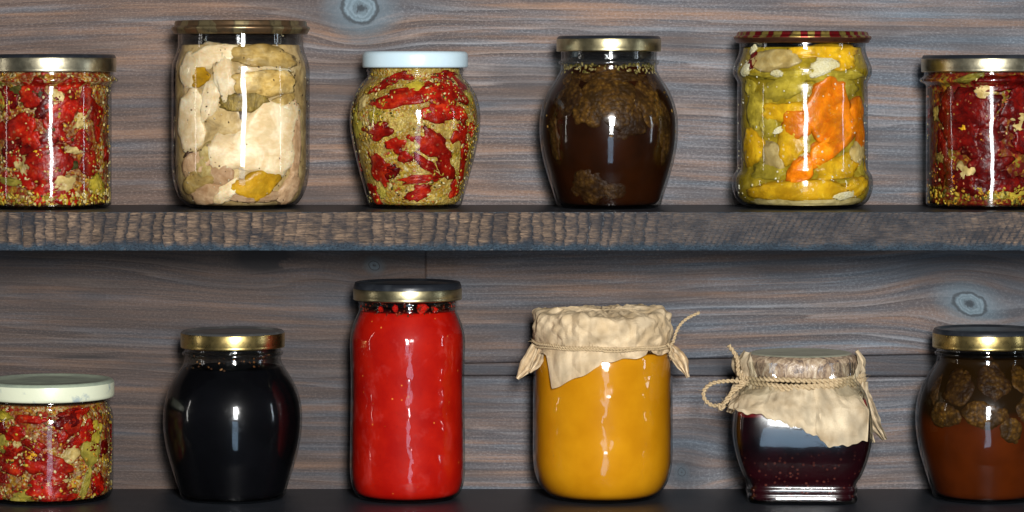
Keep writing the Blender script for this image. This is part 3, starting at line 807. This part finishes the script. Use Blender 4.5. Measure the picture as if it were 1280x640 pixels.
# ---- upper 2: meat
J = Jar('meat_jar', 'wide glass jar of pale boiled meat in jelly under a thin bronze pry-off lid', 'jar', 301, UP_Y,
        [(58, UP_Y), (66, 257.5), (75, 249), (82, 234), (85.5, 214), (86, 190), (86, 130), (86, 92), (85, 80), (81.5, 70), (78.5, 60), (78, 50), (78, 42)])
J.fill(BROTH, 57, gap=4.2, wob=1.5)
J.pry_lid(BRONZE, 86.5, 26, 35.5, 42)
for (nm, m, dx, y, w, h, ro, sq) in [
    ('meat_piece', MEATW, 34, 180, 122, 84, .25, .1), ('meat_piece', MEATW, -58, 150, 56, 76, .15, .1), ('meat_piece', MEATW, -62, 92, 40, 52, 0, 0), ('meat_piece', MEATP, -48, 205, 62, 36, .5, .1),
    ('meat_piece', MEATW, -34, 72, 70, 30, .1, 0), ('meat_piece', TAN, 38, 72, 84, 24, -.05, 0), ('meat_piece', TAN, 36, 103, 84, 28, .06, .5), ('skin_strip', MEATO, 12, 128, 52, 18, .05, .6), ('meat_piece', TAN, 56, 130, 44, 22, .25, .2), ('meat_piece', TAN, -50, 225, 60, 26, .4, 0), ('meat_piece', MEATP, -20, 212, 34, 30, .2, 0),
    ('fat_piece', FAT, -52, 95, 36, 19, .0, .5), ('fat_piece', FAT, 24, 231, 60, 30, .25, .15), ('meat_piece', MEATP, -40, 240, 60, 26, .1, 0), ('meat_piece', MEATW, -12, 236, 40, 16, .6, 0),
    ('meat_piece', MEATP, 66, 236, 40, 32, .6, 0), ('meat_piece', MEATP, 72, 178, 22, 80, 0, 0), ('meat_piece', MEATW, -34, 128, 22, 52, -.3, 0), ('fat_piece', GARLIC, -36, 198, 34, 36, .6, .3), ('meat_piece', MEATW, 66, 146, 28, 40, .2, 0),
    ('meat_piece', MEATP, 30, 244, 70, 12, 0, 0), ('meat_piece', MEATW, 40, 88, 60, 10, -.05, 0), ('meat_piece', MEATW, -14, 98, 24, 56, .2, 0)]:
    J.piece(nm, m, dx, y, w, h, ro, d=min(w, h) * .62, square=sq, rough=.24, relief=.7)
for (dx, y, w, h, ro) in [(-58, 186, 26, 7, .5), (66, 226, 26, 9, .7), (-40, 238, 26, 8, .3), (6, 128, 5, 26, .1), (44, 131, 60, 4, .06)]:
    J.piece('dark_edge', flesh_mat('brown meat rim', [(.3, (.07, .04, .025)), (.7, (.20, .12, .07))], 8, .35), dx, y, w, h, ro, gap=1.8)
scatter(J, 'meat_piece', [MEATW, MEATP], 7, 80, 240, (40, 70), (30, 50), 15, True)
J.flecks('spice_grains', 320, 60, 250, [(.10, .06, .03), (.25, .17, .07), (.05, .03, .02), (.55, .45, .3)], (1.2, 2.8), seed=4)

# ---- upper 3: mustard pepper pickle, blue lid
J = Jar('pickle_jar', 'vase-shaped jar of red peppers in mustard dressing with a pale blue lid', 'jar', 519, UP_Y,
        [(53, UP_Y), (57.5, 256), (60, 249), (65, 232), (71, 210), (76.5, 187), (80.5, 166), (81.8, 150), (80.5, 134), (76, 118), (68.5, 106), (62, 98.5), (59, 95), (60, 93), (59.5, 90.5), (61, 88.5), (60, 86), (59, 80)])
J.fill(DRESS_YEL, 84, gap=4.0, wob=1.2)
V, F = lathe([(58, 84.3), (64.6, 84.6), (65.8, 83.6), (66, 81.5), (66, 70), (65.6, 67.5), (64, 65.3), (61.5, 64.3), (57, 64.6), (54, 66), (.01, 65.6)], UP_Y, 112)
mesh_obj('lid', V, F, BLUELID, J.root)
for (dx, y, w, h, ro, b) in [(-4, 121, 84, 22, .15, .4), (44, 116, 52, 34, -.4, 0), (-34, 104, 40, 11, .5, 0), (30, 140, 34, 26, -.1, 0), (28, 186, 68, 34, -.75, .2), (-48, 162, 44, 20, .15, 0), (-20, 180, 30, 18, 0, 0), (-10, 194, 16, 16, 0, 0),
                       (-44, 210, 46, 24, -.9, 0), (-52, 238, 26, 30, .2, 0), (10, 222, 56, 9, .05, 0), (10, 236, 40, 18, .4, 0), (60, 166, 24, 26, .2, 0), (62, 192, 18, 44, .25, 0), (38, 96, 44, 12, .1, 0), (72, 160, 12, 18, 0, 0), (50, 236, 18, 20, .2, 0), (-14, 96, 22, 8, 0, 0), (56, 142, 30, 20, -.4, 0)]:
    J.piece('pepper_piece', PEPPER, dx, y, w * 1.04, h * 1.02, ro, bend=b)
for (dx, y, w, h, ro, m) in [(-74, 150, 26, 40, .1, GREENY), (-50, 142, 18, 20, .3, OLIVEP), (-64, 128, 22, 16, .4, GARLIC), (-40, 240, 16, 12, 0, GREENY), (2, 108, 22, 12, .2, OLIVEP), (0, 172, 36, 26, .3, DRESS_YEL), (68, 120, 10, 16, .5, GREENY)]:
    J.piece('pickle_chunk', m, dx, y, w, h, ro)
scatter(J, 'pepper_piece', [PEPPER, TOMATO], 5, 104, 240, (20, 36), (10, 18), 58)
scatter(J, 'pepper_piece', [PEPPER], 7, 110, 235, (26, 50), (18, 30), 8, True)
J.flecks('seeds', 1000, 92, 251, [MUST, CREAM, PALE, OLIVE, MUST, OCHRE, DKG], (1.2, 3.6), clump=.4, seed=5, elong=1.4)

# ---- upper 4 : dark cone syrup
BARREL = [(0, 62), (3, 64.5), (9, 66.5), (20, 70), (40, 76.5), (62, 82.5), (84, 86), (106, 86.6), (124, 84), (140, 78.5), (152, 72), (162, 65.5), (170, 61), (175, 60)]
def barrel(base, neck_top):
    pr = [(61 - 3, base)] + [(r, base - h) for h, r in BARREL[1:]]
    y = base - 175
    return pr + [(60, y - 3), (62.5, y - 5), (62.5, y - 8), (60, y - 10), (60, neck_top)]
J = Jar('syrup_jar', 'barrel-shaped jar of dark brown syrup with lumpy cones, gold lid, on upper shelf', 'jar', 761, UP_Y, barrel(UP_Y, 60))
J.fill(BROWNJ, 84, gap=3.7, bottom=5)
J.lid(GOLD, BLACKTIN, 65.5, 45, 64.5, split=3.8)
for (dx, y, w, h, ro, m) in [(0, 122, 74, 66, .1, CONE), (-56, 122, 46, 46, .3, CONE_D), (48, 132, 44, 60, .2, CONE), (-28, 138, 40, 36, .4, CONE), (24, 150, 46, 40, .3, CONE_D), (-28, 229, 52, 38, .1, CONE_D), (70, 168, 22, 66, .1, CONE_D), (-70, 170, 20, 50, .1, CONE_D), (4, 96, 84, 14, 0, CONE), (-50, 98, 30, 12, 0, CONE), (54, 104, 34, 18, .3, CONE_D), (6, 236, 24, 18, .2, CONE_D)]:
    J.piece('pine_cone', m, dx, y, w, h, ro, gap=.6 + rr.uniform(0, .4), d=min(w, h) * .55, rough=.24)
scatter(J, 'pine_cone', [CONE_D], 5, 100, 160, (34, 56), (30, 44), 19, True)
J.flecks('cone_scales', 90, 112, 170, [(.20, .10, .02), (.12, .06, .012), (.26, .15, .04)], (2, 5.5), gap=(2.6, 3.2), clump=.3, seed=8)
J.flecks('froth', 260, 80, 92, [(.22, .17, .05), (.12, .10, .02), (.30, .24, .10)], (2, 5), gap=(2.4, 3.2), seed=12)

# ---- upper 5: yellow and orange peppers
J = Jar('pickle_jar', 'ribbed glass jar of orange and yellow pepper slices under a red and gold chequered lid', 'jar', 1003, UP_Y,
        [(62, UP_Y), (72, 257.5), (81, 251), (86.5, 240), (88, 229), (86.8, 220), (83, 214), (81.5, 209), (81.6, 190), (81.6, 150), (81.3, 112), (81, 104), (83, 99), (86.3, 93), (86.5, 86), (84, 78), (80.5, 70), (78.5, 62), (78.5, 55), (78, 50)])
J.fill(BRINE, 60, gap=4.2, wob=1.5)
J.pry_lid(CHECK, 86, 39.5, 47, 53)
for (nm, m, dx, y, w, h, ro, b) in [
    ('pepper_slice', CARROT, 26, 136, 62, 68, -.35, 0), ('pepper_slice', CARROT, 54, 150, 56, 42, .45, 0), ('pepper_slice', CARROT, 34, 178, 84, 26, .55, .25), ('pepper_slice', CARROT, -14, 152, 34, 36, .3, 0), ('pepper_slice', CARROT, -8, 208, 40, 26, .8, 0), ('pepper_slice', CARROT, 70, 170, 26, 44, .2, 0),
    ('pepper_slice', YELLOW, -28, 140, 62, 26, .05, .2), ('pepper_slice', YELLOW, -22, 178, 42, 42, .5, 0), ('pepper_slice', YELLOW, -66, 184, 44, 44, -.5, 0), ('pepper_slice', YELLOW, 40, 208, 78, 28, .15, 0), ('pepper_slice', YELLOW, 30, 66, 96, 18, .03, 0), ('pepper_slice', YELLOW, 46, 78, 40, 18, .1, 0), ('pepper_slice', GARLIC, -44, 77, 62, 24, .05, .2),
    ('pepper_slice', YELLOW, 0, 233, 150, 24, 0, -.1), ('pepper_slice', YELLOW, 66, 232, 46, 20, .1, 0),
    ('pepper_slice', OLIVEP, -30, 109, 66, 26, .3, 0), ('pepper_slice', OLIVEP, 42, 108, 60, 26, -.2, 0), ('pepper_slice', OLIVEP, -64, 140, 34, 48, .1, 0), ('pepper_slice', OLIVEP, -52, 212, 50, 22, -.1, 0), ('pepper_slice', OLIVEP, -48, 156, 30, 30, .1, 0), ('pepper_slice', OLIVEP, -70, 110, 24, 20, .1, 0), ('pepper_slice', OLIVEP, 8, 95, 150, 12, .0, 0),
    ('pepper_slice', GARLIC, 66, 188, 34, 34, .3, 0), ('pepper_slice', GARLIC, -42, 196, 44, 26, -.9, 0), ('pepper_slice', OLIVEP, 70, 206, 18, 20, .1, 0),
    ('garlic_piece', CRUMB, 22, 82, 32, 18, .1, 0), ('garlic_piece', CRUMB, 14, 90, 24, 10, .3, 0), ('garlic_piece', CRUMB, -74, 86, 24, 14, .5, 0), ('garlic_piece', CRUMB, -64, 62, 12, 8, .5, 0), ('garlic_piece', CRUMB, -38, 92, 14, 8, 0, 0), ('garlic_piece', CRUMB, -36, 162, 14, 6, .5, 0), ('garlic_piece', CRUMB, 28, 143, 12, 7, 0, 0), ('garlic_piece', CRUMB, 46, 242, 34, 8, .1, 0), ('garlic_piece', CRUMB, 40, 158, 10, 6, .9, 0)]:
    J.piece(nm, m, dx, y, w * (1.15 if m is CARROT else 1.), h * (1.1 if m is CARROT else 1.), ro, d=min(w, h) * .75, bend=b, gap={'white garlic crumbs': .7, 'orange pepper slice': 1.1, 'yellow pepper slice': 1.35, 'garlic clove': 1.2}.get(m.name, 2.0), relief=.55, rough=.24)
o = J.piece('sediment', SEDIM, 0, 250, 158, 14, 0, gap=2.1, rough=.1)
o = J.piece('pepper_slice', TOMATO, -66, 76, 16, 20, .2)
scatter(J, 'pepper_slice', [YELLOW, OLIVEP, CARROT], 8, 90, 235, (36, 60), (24, 40), 31, True)
J.flecks('garlic_crumbs', 150, 64, 246, [(.72, .68, .5), (.62, .52, .28), (.7, .6, .4)], (1., 3.4), gap=(.7, 1.1), clump=.6, seed=14)

# ---- upper 6: sun-dried tomatoes, cut by the right frame edge
J = Jar('pickle_jar', 'straight jar of dark red dried tomatoes and garlic, gold lid, right end of upper shelf', 'jar', 1236, UP_Y, tall_tapered(UP_Y, 78, 0, 0, 0))
J.fill(DRESS_DRK, 84, gap=4., wob=1.4)
J.lid(PALEGOLD, BLACKTIN, 84, 69, 90, split=4.5)
for (dx, y, w, h, ro) in [(-26, 132, 60, 46, .3), (-42, 168, 50, 40, .8), (-10, 178, 62, 44, -.2), (26, 132, 44, 34, .2), (36, 165, 42, 40, .5), (-60, 140, 30, 52, .1), (-12, 206, 50, 34, .5), (-40, 226, 52, 30, -.3), (10, 226, 50, 26, .2), (60, 196, 36, 50, .3), (48, 232, 34, 26, .2), (-64, 196, 26, 54, .1), (4, 104, 60, 18, .1), (56, 112, 40, 30, -.3), (66, 150, 24, 40, 0), (-10, 150, 40, 26, 1.)]:
    J.piece('tomato_piece', TOMATO, dx, y, w, h, ro, d=min(w, h) * .6)
for (dx, y, w, h, ro, m) in [(-40, 214, 20, 22, .3, GARLIC), (34, 152, 34, 20, .1, GARLIC), (-18, 112, 30, 16, -.3, GARLIC), (-48, 224, 14, 12, .2, CARROT), (-34, 97, 30, 9, .2, GREENY), (-40, 160, 8, 7, 0, FAT), (-8, 172, 9, 7, 0, FAT), (24, 236, 40, 18, .4, OLIVEP), (-70, 142, 10, 18, 0, MEATO), (-66, 196, 16, 12, .4, MEATO), (52, 218, 26, 26, .3, OLIVEP), (2, 240, 26, 10, .1, GREENY)]:
    J.piece('pickle_chunk', m, dx, y, w, h, ro)
scatter(J, 'tomato_piece', [TOMATO], 8, 105, 240, (40, 60), (28, 46), 35, True)
J.flecks('seeds', 260, 94, 240, [OCHRE, (.40, .12, .05), CREAM, (.25, .02, .01)], (1.4, 3.6), clump=.5, seed=6)
J.flecks('herb_crumbs', 420, 232, 253, [MUST, OLIVE, OCHRE, DKG], (2., 5), seed=10, elong=1.4)

# ---- lower 1: squat pickle, cream lid
J = Jar('pickle_jar', 'squat glass jar of red and yellow pepper pickle with a worn cream lid', 'jar', 60, LOW_Y,
        [(70, LOW_Y), (77, 620), (80.4, 613), (81.2, 602), (81.4, 570), (81.4, 530), (81, 519), (79, 512), (76, 507), (75.5, 503), (77, 500.5), (76, 498), (75, 490)])
J.fill(DRESS_RED, 502, gap=4.0, wob=1.2)
V, F = lathe([(74, 495.5), (80.8, 496.2), (82.4, 494.6), (82.6, 492), (82.4, 480), (82, 477.5)], LOW_Y, 112)
lo = mesh_obj('lid', V, F, CREAMLID, J.root)
V, F = lathe([(82, 477.5), (80.6, 475), (78, 473.8), (73, 474), (70, 475.5), (40, 475), (.01, 474.6)], LOW_Y, 112)
mesh_obj('lid_top', V, F, GREENTOP, lo)
for (dx, y, w, h, ro, m) in [(-34, 572, 52, 22, 0, PEPPER), (14, 576, 50, 30, -.3, PEPPER), (40, 527, 36, 26, .3, PEPPER), (28, 540, 14, 14, 0, PEPPER), (6, 600, 46, 26, .3, PEPPER), (30, 612, 40, 18, .2, PEPPER), (-48, 590, 24, 14, -.4, PEPPER), (-36, 534, 32, 18, .2, PEPPER), (42, 510, 40, 10, .2, PEPPER), (-10, 516, 36, 8, 0, PEPPER), (68, 600, 22, 28, .7, PEPPER), (-58, 616, 20, 12, 0, PEPPER), (-6, 548, 26, 12, -.4, PEPPER), (56, 532, 26, 24, .9, PEPPER), (-60, 560, 20, 26, .2, PEPPER), (22, 588, 34, 16, -.2, PEPPER),
                       (66, 534, 26, 34, .2, OLIVEP), (62, 560, 26, 30, .5, GREENY), (-50, 548, 30, 22, .2, GREENY), (40, 560, 24, 18, .4, GARLIC), (20, 594, 34, 6, .15, GARLIC), (-48, 514, 30, 9, -.1, OLIVEP), (-20, 612, 34, 14, .2, GREENY), (56, 596, 10, 34, -.4, GREENY), (-30, 549, 14, 12, 0, GARLIC), (-10, 560, 12, 10, .3, FAT)]:
    J.piece('pepper_piece' if m is PEPPER else 'pickle_chunk', m, dx, y, w, h, ro)
scatter(J, 'pepper_piece', [PEPPER, TOMATO], 12, 515, 612, (20, 38), (12, 22), 61)
scatter(J, 'pepper_piece', [PEPPER], 6, 520, 605, (26, 44), (18, 28), 41, True)
J.flecks('seeds', 600, 506, 615, [MUST, OCHRE, CREAM, OLIVE, MUST, (.45, .12, .02), DKG, PALE], (1.4, 4.), clump=.9, seed=7, elong=1.2)

# ---- lower 2: black syrup barrel
def low_barrel(dx): return barrel(LOW_Y, 430)
J = Jar('syrup_jar', 'barrel-shaped glass jar of opaque black syrup with a gold lid', 'jar', 291, LOW_Y, barrel(LOW_Y, 430))
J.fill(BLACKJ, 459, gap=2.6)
J.lid(GOLD2, GREYTOP, 65, 412.5, 433.5, split=3.)
J.flecks('dried_drips', 26, 440, 459, [(.10, .035, .01), (.05, .02, .01), (.25, .12, .05)], (1.5, 4.5), gap=(1.5, 2.2), seed=15, th0=-1.2, th1=1.)

# ---- lower 3: tomato sauce
J = Jar('sauce_jar', 'tall straight glass jar of smooth bright red tomato sauce with a black and gold lid', 'jar', 509.5, LOW_Y,
        [(52, LOW_Y), (60, 621), (66.5, 614), (70.5, 602), (72, 588), (72, 570), (71.3, 520), (70.8, 480), (71.6, 445), (72, 428), (70.8, 416), (67.5, 404), (63, 393), (60.3, 386), (61.5, 383), (60.2, 380), (61.3, 377), (60, 374), (59.6, 366)], glass=WAVY)
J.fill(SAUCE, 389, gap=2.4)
J.lid(GOLD, BLACKTIN, 68, 352, 374, split=8.)
for (dx, y, w, h) in [(2, 489, 7.5, 6), (52, 500, 3, 5), (-24, 526, 6, 4), (-62, 424, 5, 4), (-12, 510, 2.5, 2.5), (-40, 520, 2.2, 2.), (14, 600, 3, 3), (-58, 470, 2.5, 3)]:
    J.piece('tomato_seed', FAT, dx, y, w, h, gap=1.7)
for (dx, y, w, h) in [(21, 382, 12, 11), (-14, 382, 6, 8), (-33, 383, 6, 6), (36, 384, 6, 5)]:
    J.piece('sauce_splash', SAUCE, dx, y, w, h, gap=1.6)
J.flecks('dried_drips', 170, 376, 391, [(.16, .008, .004), (.08, .008, .004), (.30, .02, .008)], (1.5, 4.), gap=(1.5, 2.2), seed=18)

# ---- lower 4: honey with paper cover
HX = 753.5
J = Jar('honey_jar', 'big glass jar of amber honey covered with crumpled kraft paper tied with twine', 'jar', HX, LOW_Y,
        [(52, LOW_Y), (62, 620.5), (73, 613), (81, 601), (85.8, 585), (87.3, 566), (87.4, 540), (87.2, 500), (87.2, 462), (86.5, 448), (84, 438), (80, 431), (78, 425), (78, 400)], glass=WAVY)
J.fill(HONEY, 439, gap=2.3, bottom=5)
n = 420
def skirtL(dx, front):
    if not front: return 12 + 4 * math.sin(dx / 9.)
    xp = [-90, -74, -70, -61, -7, -4, 50, 56, 60, 74, 90]; fp = [8, 9, 12, 50, 22, 16, 9.5, 3.5, 8, 9, 6]
    return float(np.interp(dx, xp, fp)) + 1.2 * math.sin(dx / 5.)
rows, am = [], []
top = 388.
base_prof = [(.5, top + .5), (20, top), (40, top - .4), (60, top - .2), (72, top - .4), (79, top + .2), (83, top + 2.2), (85.3, top + 6), (86, top + 12), (86, top + 18), (85.6, top + 24), (85.6, top + 30), (85.2, top + 35), (85, top + 38.5), (84.4, top + 41)]
ampl = [.5, .8, 1, 1, 1, 1, 1, 1, 1, 1, .9, .8, .6, .3, .2]
base_prof = catmull([(a, b) for a, b in base_prof], 3); ampl = np.interp(np.linspace(0, 14, len(base_prof)), range(15), ampl)
for (r, y), a_ in zip(base_prof, ampl):
    rows.append([(r * math.sin(2 * PI * i / n) * (1 + .012 * math.sin(3 * 2 * PI * i / n)), -r * math.cos(2 * PI * i / n), y + (1.5 * math.sin(2 * PI * i / n * 2 + 1) + 1.2 * math.sin(2 * PI * i / n * 5)) * min(1, r / 80) * (1 if y < top + 8 else .3)) for i in range(n)]); am.append(a_)
y0 = top + 41
for j in range(1, 27):
    t = j / 26; row = []
    for i in range(n):
        th = 2 * PI * i / n; dx = 88 * math.sin(th); fr_ = math.cos(th) > -.1
        L = skirtL(dx, fr_)
        r = 84.4 + 5.0 * min(1, t * L / 12.) + 1.2 * math.sin(th * 17) * min(1, t * L / 9) + .05 * t * L
        row.append((r * math.sin(th), -r * math.cos(th), y0 + t * L))
    rows.append(row); am.append(min(.75, t * .8 + .15))
V, F = sheet(rows, LOW_Y, True, 3.9, 17., 3., am)
pc = mesh_obj('paper_cover', V, F, PAPER, J.root, smooth=False, attrs=dict(facet_shade=FACET_SHADE))
for p0, p1, w0, w1, sd in [((-83, -22, 431), (-107, -26, 471), 12, 23, .3), ((82, -24, 431), (105, -30, 469), 11, 21, 1.9), ((-76, -34, 431), (-92, -40, 462), 8, 14, 3.1), ((80, -34, 432), (84, -42, 447), 8, 9, 4.)]:
    V, F = twist_ear(p0, p1, w0, w1, LOW_Y, seed=sd, bendy=3)
    mesh_obj('paper_corner', V, F, PAPER, pc, smooth=False, attrs=dict(facet_shade=FACET_SHADE))
ring = []
for i in range(340):
    th = 2 * PI * i / 340
    ring.append((87.2 * math.sin(th), -87.2 * math.cos(th), LOW_Y - (427.5 + 1.6 * math.sin(th + .6) + .5 * math.sin(th * 9))))
V, F = rope(ring, 1.8, 8., True, hairs=170)
ring2 = [(p[0] * 1.002, p[1] * 1.002, p[2] - 3.4 + 1.2 * math.sin(i / 23.)) for i, p in enumerate(ring)]
V2, F2 = rope(ring2, 1.6, 8., True, hairs=110, seed=9)
b = len(V); V = V + V2; F = F + [tuple(q + b for q in f) for f in F2]
tw = mesh_obj('twine', V, F, TWINE, J.root)
V, F = rope(dense([(80, -38, LOW_Y - 430), (86, -40, LOW_Y - 424), (90, -36, LOW_Y - 412), (96, -34, LOW_Y - 402), (106, -34, LOW_Y - 394), (119, -36, LOW_Y - 388)], 60), 1.9, 9, hairs=26, seed=4)
mesh_obj('twine_end', V, F, TWINE, tw)
V, F = rope(dense([(78, -46, LOW_Y - 426), (83, -44, LOW_Y - 432), (82, -47, LOW_Y - 440), (86, -44, LOW_Y - 446)], 40), 1.8, 9, hairs=40, seed=6)
mesh_obj('twine_end', V, F, TWINE, tw)

# ---- lower 5: square jam jar, paper and twine
BX = 1001
J = Jar('jam_jar', 'small square-sided glass jar of dark berry jam with torn kraft paper and a twine bow', 'jar', BX, LOW_Y,
        [(62, LOW_Y), (66.5, 621), (68.2, 617), (67.5, 612.5), (66, 610.5), (67.8, 608), (68, 603.5), (66, 602), (66.6, 599), (69, 594), (73, 588), (79, 573), (83.3, 557), (85.8, 543), (86.2, 531), (85.6, 519), (84, 508), (81.3, 497), (78, 486), (72, 476), (67, 469), (66, 462), (66, 448)], power=8.)
J.root.rotation_euler[2] = math.radians(-2.6)
J.fill(BERRY, 494, gap=2.6, bottom=4)
# lid under a waxed film
V, F = lathe([(67, 470), (72, 469), (74, 464), (74.4, 456), (73.4, 449), (70, 444), (64, 441.5)], LOW_Y, 160)
rnd_l = mesh_obj('film_cover', V, F, FILM, J.root)
V, F = lathe([(64, 441.5), (60, 440), (57, 440.2), (30, 440.4), (.01, 440.4)], LOW_Y, 112)
mesh_obj('lid_top', V, F, BEIGETOP, rnd_l)
def paper_skirt(name, th_pts, seed, parent, r0=75.5, ytop=None, flare=10.):
    """band of paper round the neck; th_pts: (deg, top row, bottom row)"""
    d = [q[0] for q in th_pts]; N = 150; M = 34; rows = []
    for j in range(M):
        t = j / (M - 1); row = []
        for i in range(N):
            a = d[0] + (d[-1] - d[0]) * i / (N - 1)
            yt = np.interp(a, d, [q[1] for q in th_pts]); yb = np.interp(a, d, [q[2] for q in th_pts]) + 1.4 * math.sin(a * .45) + .8 * math.sin(a * 1.1)
            y = yt + (yb - yt) * t; th = math.radians(a)
            below = max(0, y - 476)
            sq = 1 / (abs(math.sin(th)) ** 8. + abs(math.cos(th)) ** 8.) ** (1 / 8.)
            r = r0 + (75 - abs(y - 462)) * 0 + min(1, below / 26.) * (((87.5) * sq) - r0) + below * .06
            if y < 450: r -= (450 - y) * .7
            row.append((r * math.sin(th), -r * math.cos(th), y))
        rows.append(row)
    V, F = sheet(rows, LOW_Y, False, 3.8, 18., seed)
    return mesh_obj(name, V, F, PAPER2, parent, smooth=False, attrs=dict(facet_shade=FACET_SHADE))
pp = paper_skirt('paper_cover', [(-118, 462, 492), (-92, 455, 494), (-74, 447, 500), (-62, 470, 500), (-46, 472, 506), (-32, 473, 509), (-14, 474, 520), (0, 474, 528), (10, 474, 536), (13, 474, 541)], 11.3, J.root)
p2 = paper_skirt('paper_corner', [(9, 474, 532), (11, 474, 536), (17, 473, 546), (22, 473, 548), (34, 472, 544), (42, 471, 541), (43.5, 470, 500), (46, 470, 488), (58, 470, 484), (70, 455, 486), (88, 448, 490), (110, 460, 490), (128, 462, 486)], 4.7, pp, r0=76.5)
paper_skirt('paper_corner', [(-112, 445, 472), (-96, 439, 474), (-80, 441, 475), (-62, 438, 476), (-52, 450, 474), (-46, 466, 474)], 21.3, pp, r0=77)
paper_skirt('paper_corner', [(52, 468, 474), (58, 452, 474), (66, 440, 474), (84, 437, 472), (104, 440, 470)], 25.3, pp, r0=77)
for p0, p1, w0, w1, sd in [((-71, -32, 462), (-90, -40, 512), 10, 24, .5), ((72, -20, 476), (103, -26, 546), 14, 26, 2.2), ((76, -34, 474), (88, -40, 548), 10, 16, 1.2), ((-73, -18, 470), (-82, -20, 440), 10, 13, 2.8)]:
    V, F = twist_ear(p0, p1, w0, w1, LOW_Y, seed=sd, bendy=-5 if p0[0] > 0 else 3, tip=.55)
    mesh_obj('paper_corner', V, F, PAPER2, pp, smooth=False, attrs=dict(facet_shade=FACET_SHADE))
VV, FF = [], []
for q in range(3):
    ring = []
    for i in range(300):
        th = 2 * PI * i / 300
        ring.append(((77.5 + .4 * q) * math.sin(th), -(77.5 + .4 * q) * math.cos(th), LOW_Y - (468.5 + q * 4.3 + 1.8 * math.sin(th * 1.0 + q * 1.3) + 1. * math.sin(th * 4 + q * 2) - 2.0 * math.sin(th))))
    V, F = rope(ring, 3.3, 13., True, hairs=55, seed=20 + q)
    b = len(VV); VV += V; FF += [tuple(i + b for i in f) for f in F]
tw = mesh_obj('twine', VV, FF, TWINE, J.root)
zz = lambda y: LOW_Y - y
V, F = rope(dense([(-66, -50, zz(477)), (-80, -52, zz(472)), (-97, -53, zz(472)), (-112, -52, zz(475)), (-121, -50, zz(483)), (-121, -50, zz(494)), (-111, -51, zz(502)), (-98, -53, zz(500)), (-90, -54, zz(492)), (-86, -54, zz(482)), (-76, -53, zz(476)), (-66, -52, zz(472))], 150), 2.5, 11, hairs=46, seed=31)
mesh_obj('twine_bow', V, F, TWINE, tw)
V, F = rope(dense([(-72, -50, zz(472)), (-79, -49, zz(462)), (-80, -47, zz(448)), (-84, -46, zz(438)), (-91, -46, zz(428))], 60), 2.6, 11, hairs=30, seed=33)
mesh_obj('twine_end', V, F, TWINE, tw)
V, F = rope(dense([(-72, -53, zz(476)), (-84, -54, zz(484)), (-94, -55, zz(494)), (-99, -55, zz(506)), (-104, -54, zz(502))], 50), 2.3, 11, hairs=50, seed=35)
mesh_obj('twine_end', V, F, TWINE, tw)

# ---- lower 6: amber cone syrup, cut by the right frame edge
J = Jar('syrup_jar', 'barrel-shaped jar of reddish amber syrup with floating cones, right end of lower shelf', 'jar', 1231.5, LOW_Y, barrel(LOW_Y, 430))
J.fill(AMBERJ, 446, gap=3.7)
J.lid(GOLD2, BLACKTIN, 65.5, 410, 434, split=6.)
for (dx, y, w, h, ro, m) in [(-42, 480, 40, 46, .5, CONE_D), (-2, 471, 44, 44, .1, CONE_D), (38, 470, 34, 34, .2, CONE), (48, 504, 48, 40, .4, CONE), (-60, 513, 46, 33, .1, CONE), (-14, 512, 54, 33, -.1, CONE), (20, 529, 36, 28, -.6, CONE), (-68, 484, 18, 32, .3, CONE_D), (68, 512, 22, 22, 0, CONE), (66, 476, 20, 26, 0, CONE_D)]:
    J.piece('pine_cone', m, dx, y, w, h, ro, gap=.9 + rr.uniform(0, 1.1), d=min(w, h) * .8, rough=.17, relief=1.)
scatter(J, 'pine_cone', [CONE_D], 5, 470, 520, (34, 50), (28, 40), 47, True)

# ================================================================== light, world, camera
def area(name, x, y, z, w, h, power, col, tx=0., ty=0., tz=.25, spread=None):
    L = bpy.data.lights.new(name, 'AREA'); L.shape = 'RECTANGLE'; L.size = w; L.size_y = h; L.energy = power; L.color = col
    if spread: L.spread = spread
    o = bpy.data.objects.new(name, L); COL.objects.link(o); o.location = (x, y, z)
    o.rotation_euler = (Vector((tx, ty, tz)) - Vector((x, y, z))).to_track_quat('-Z', 'Y').to_euler()
    return o
CZ = Z(HY)
area('key_softbox', .24, -2.55, CZ + .37, .30, .50, 92, (1., .985, .96))
area('key_lower', .22, -2.56, CZ - .07,   .28, .36, 11, (.95, .98, 1.))
area('lower_bounce', .16, -2.45, CZ - .86, .38, 1.1, 5.5, (.50, .74, 1.))
area('left_strip', -1.9, -.45, .35, .07, .8, 1.2, (1., .95, .9))
area('right_strip', 1.9, -.6, .35, .07, .8, 1.8, (.80, .90, 1.))
w = bpy.data.worlds.new('World'); sc.world = w; w.use_nodes = True
bg = w.node_tree.nodes['Background']; bg.inputs[0].default_value = (.72, .84, 1., 1); bg.inputs[1].default_value = .03

cam = bpy.data.cameras.new('camera'); co = bpy.data.objects.new('camera', cam); COL.objects.link(co)
co.location = (0, -D * S, CZ); co.rotation_euler = (PI / 2, 0, 0)
cam.sensor_width = 36.; cam.lens = 36. * D / 1280.; cam.shift_y = -(320 - HY) / 1280.
cam.clip_start = .05; cam.clip_end = 50
sc.camera = co
sc.render.engine = 'CYCLES'
sc.cycles.transparent_max_bounces = 24; sc.cycles.max_bounces = 8
sc.cycles.use_denoising = True
sc.view_settings.view_transform = 'Standard'; sc.view_settings.look = 'None'; sc.view_settings.exposure = 0
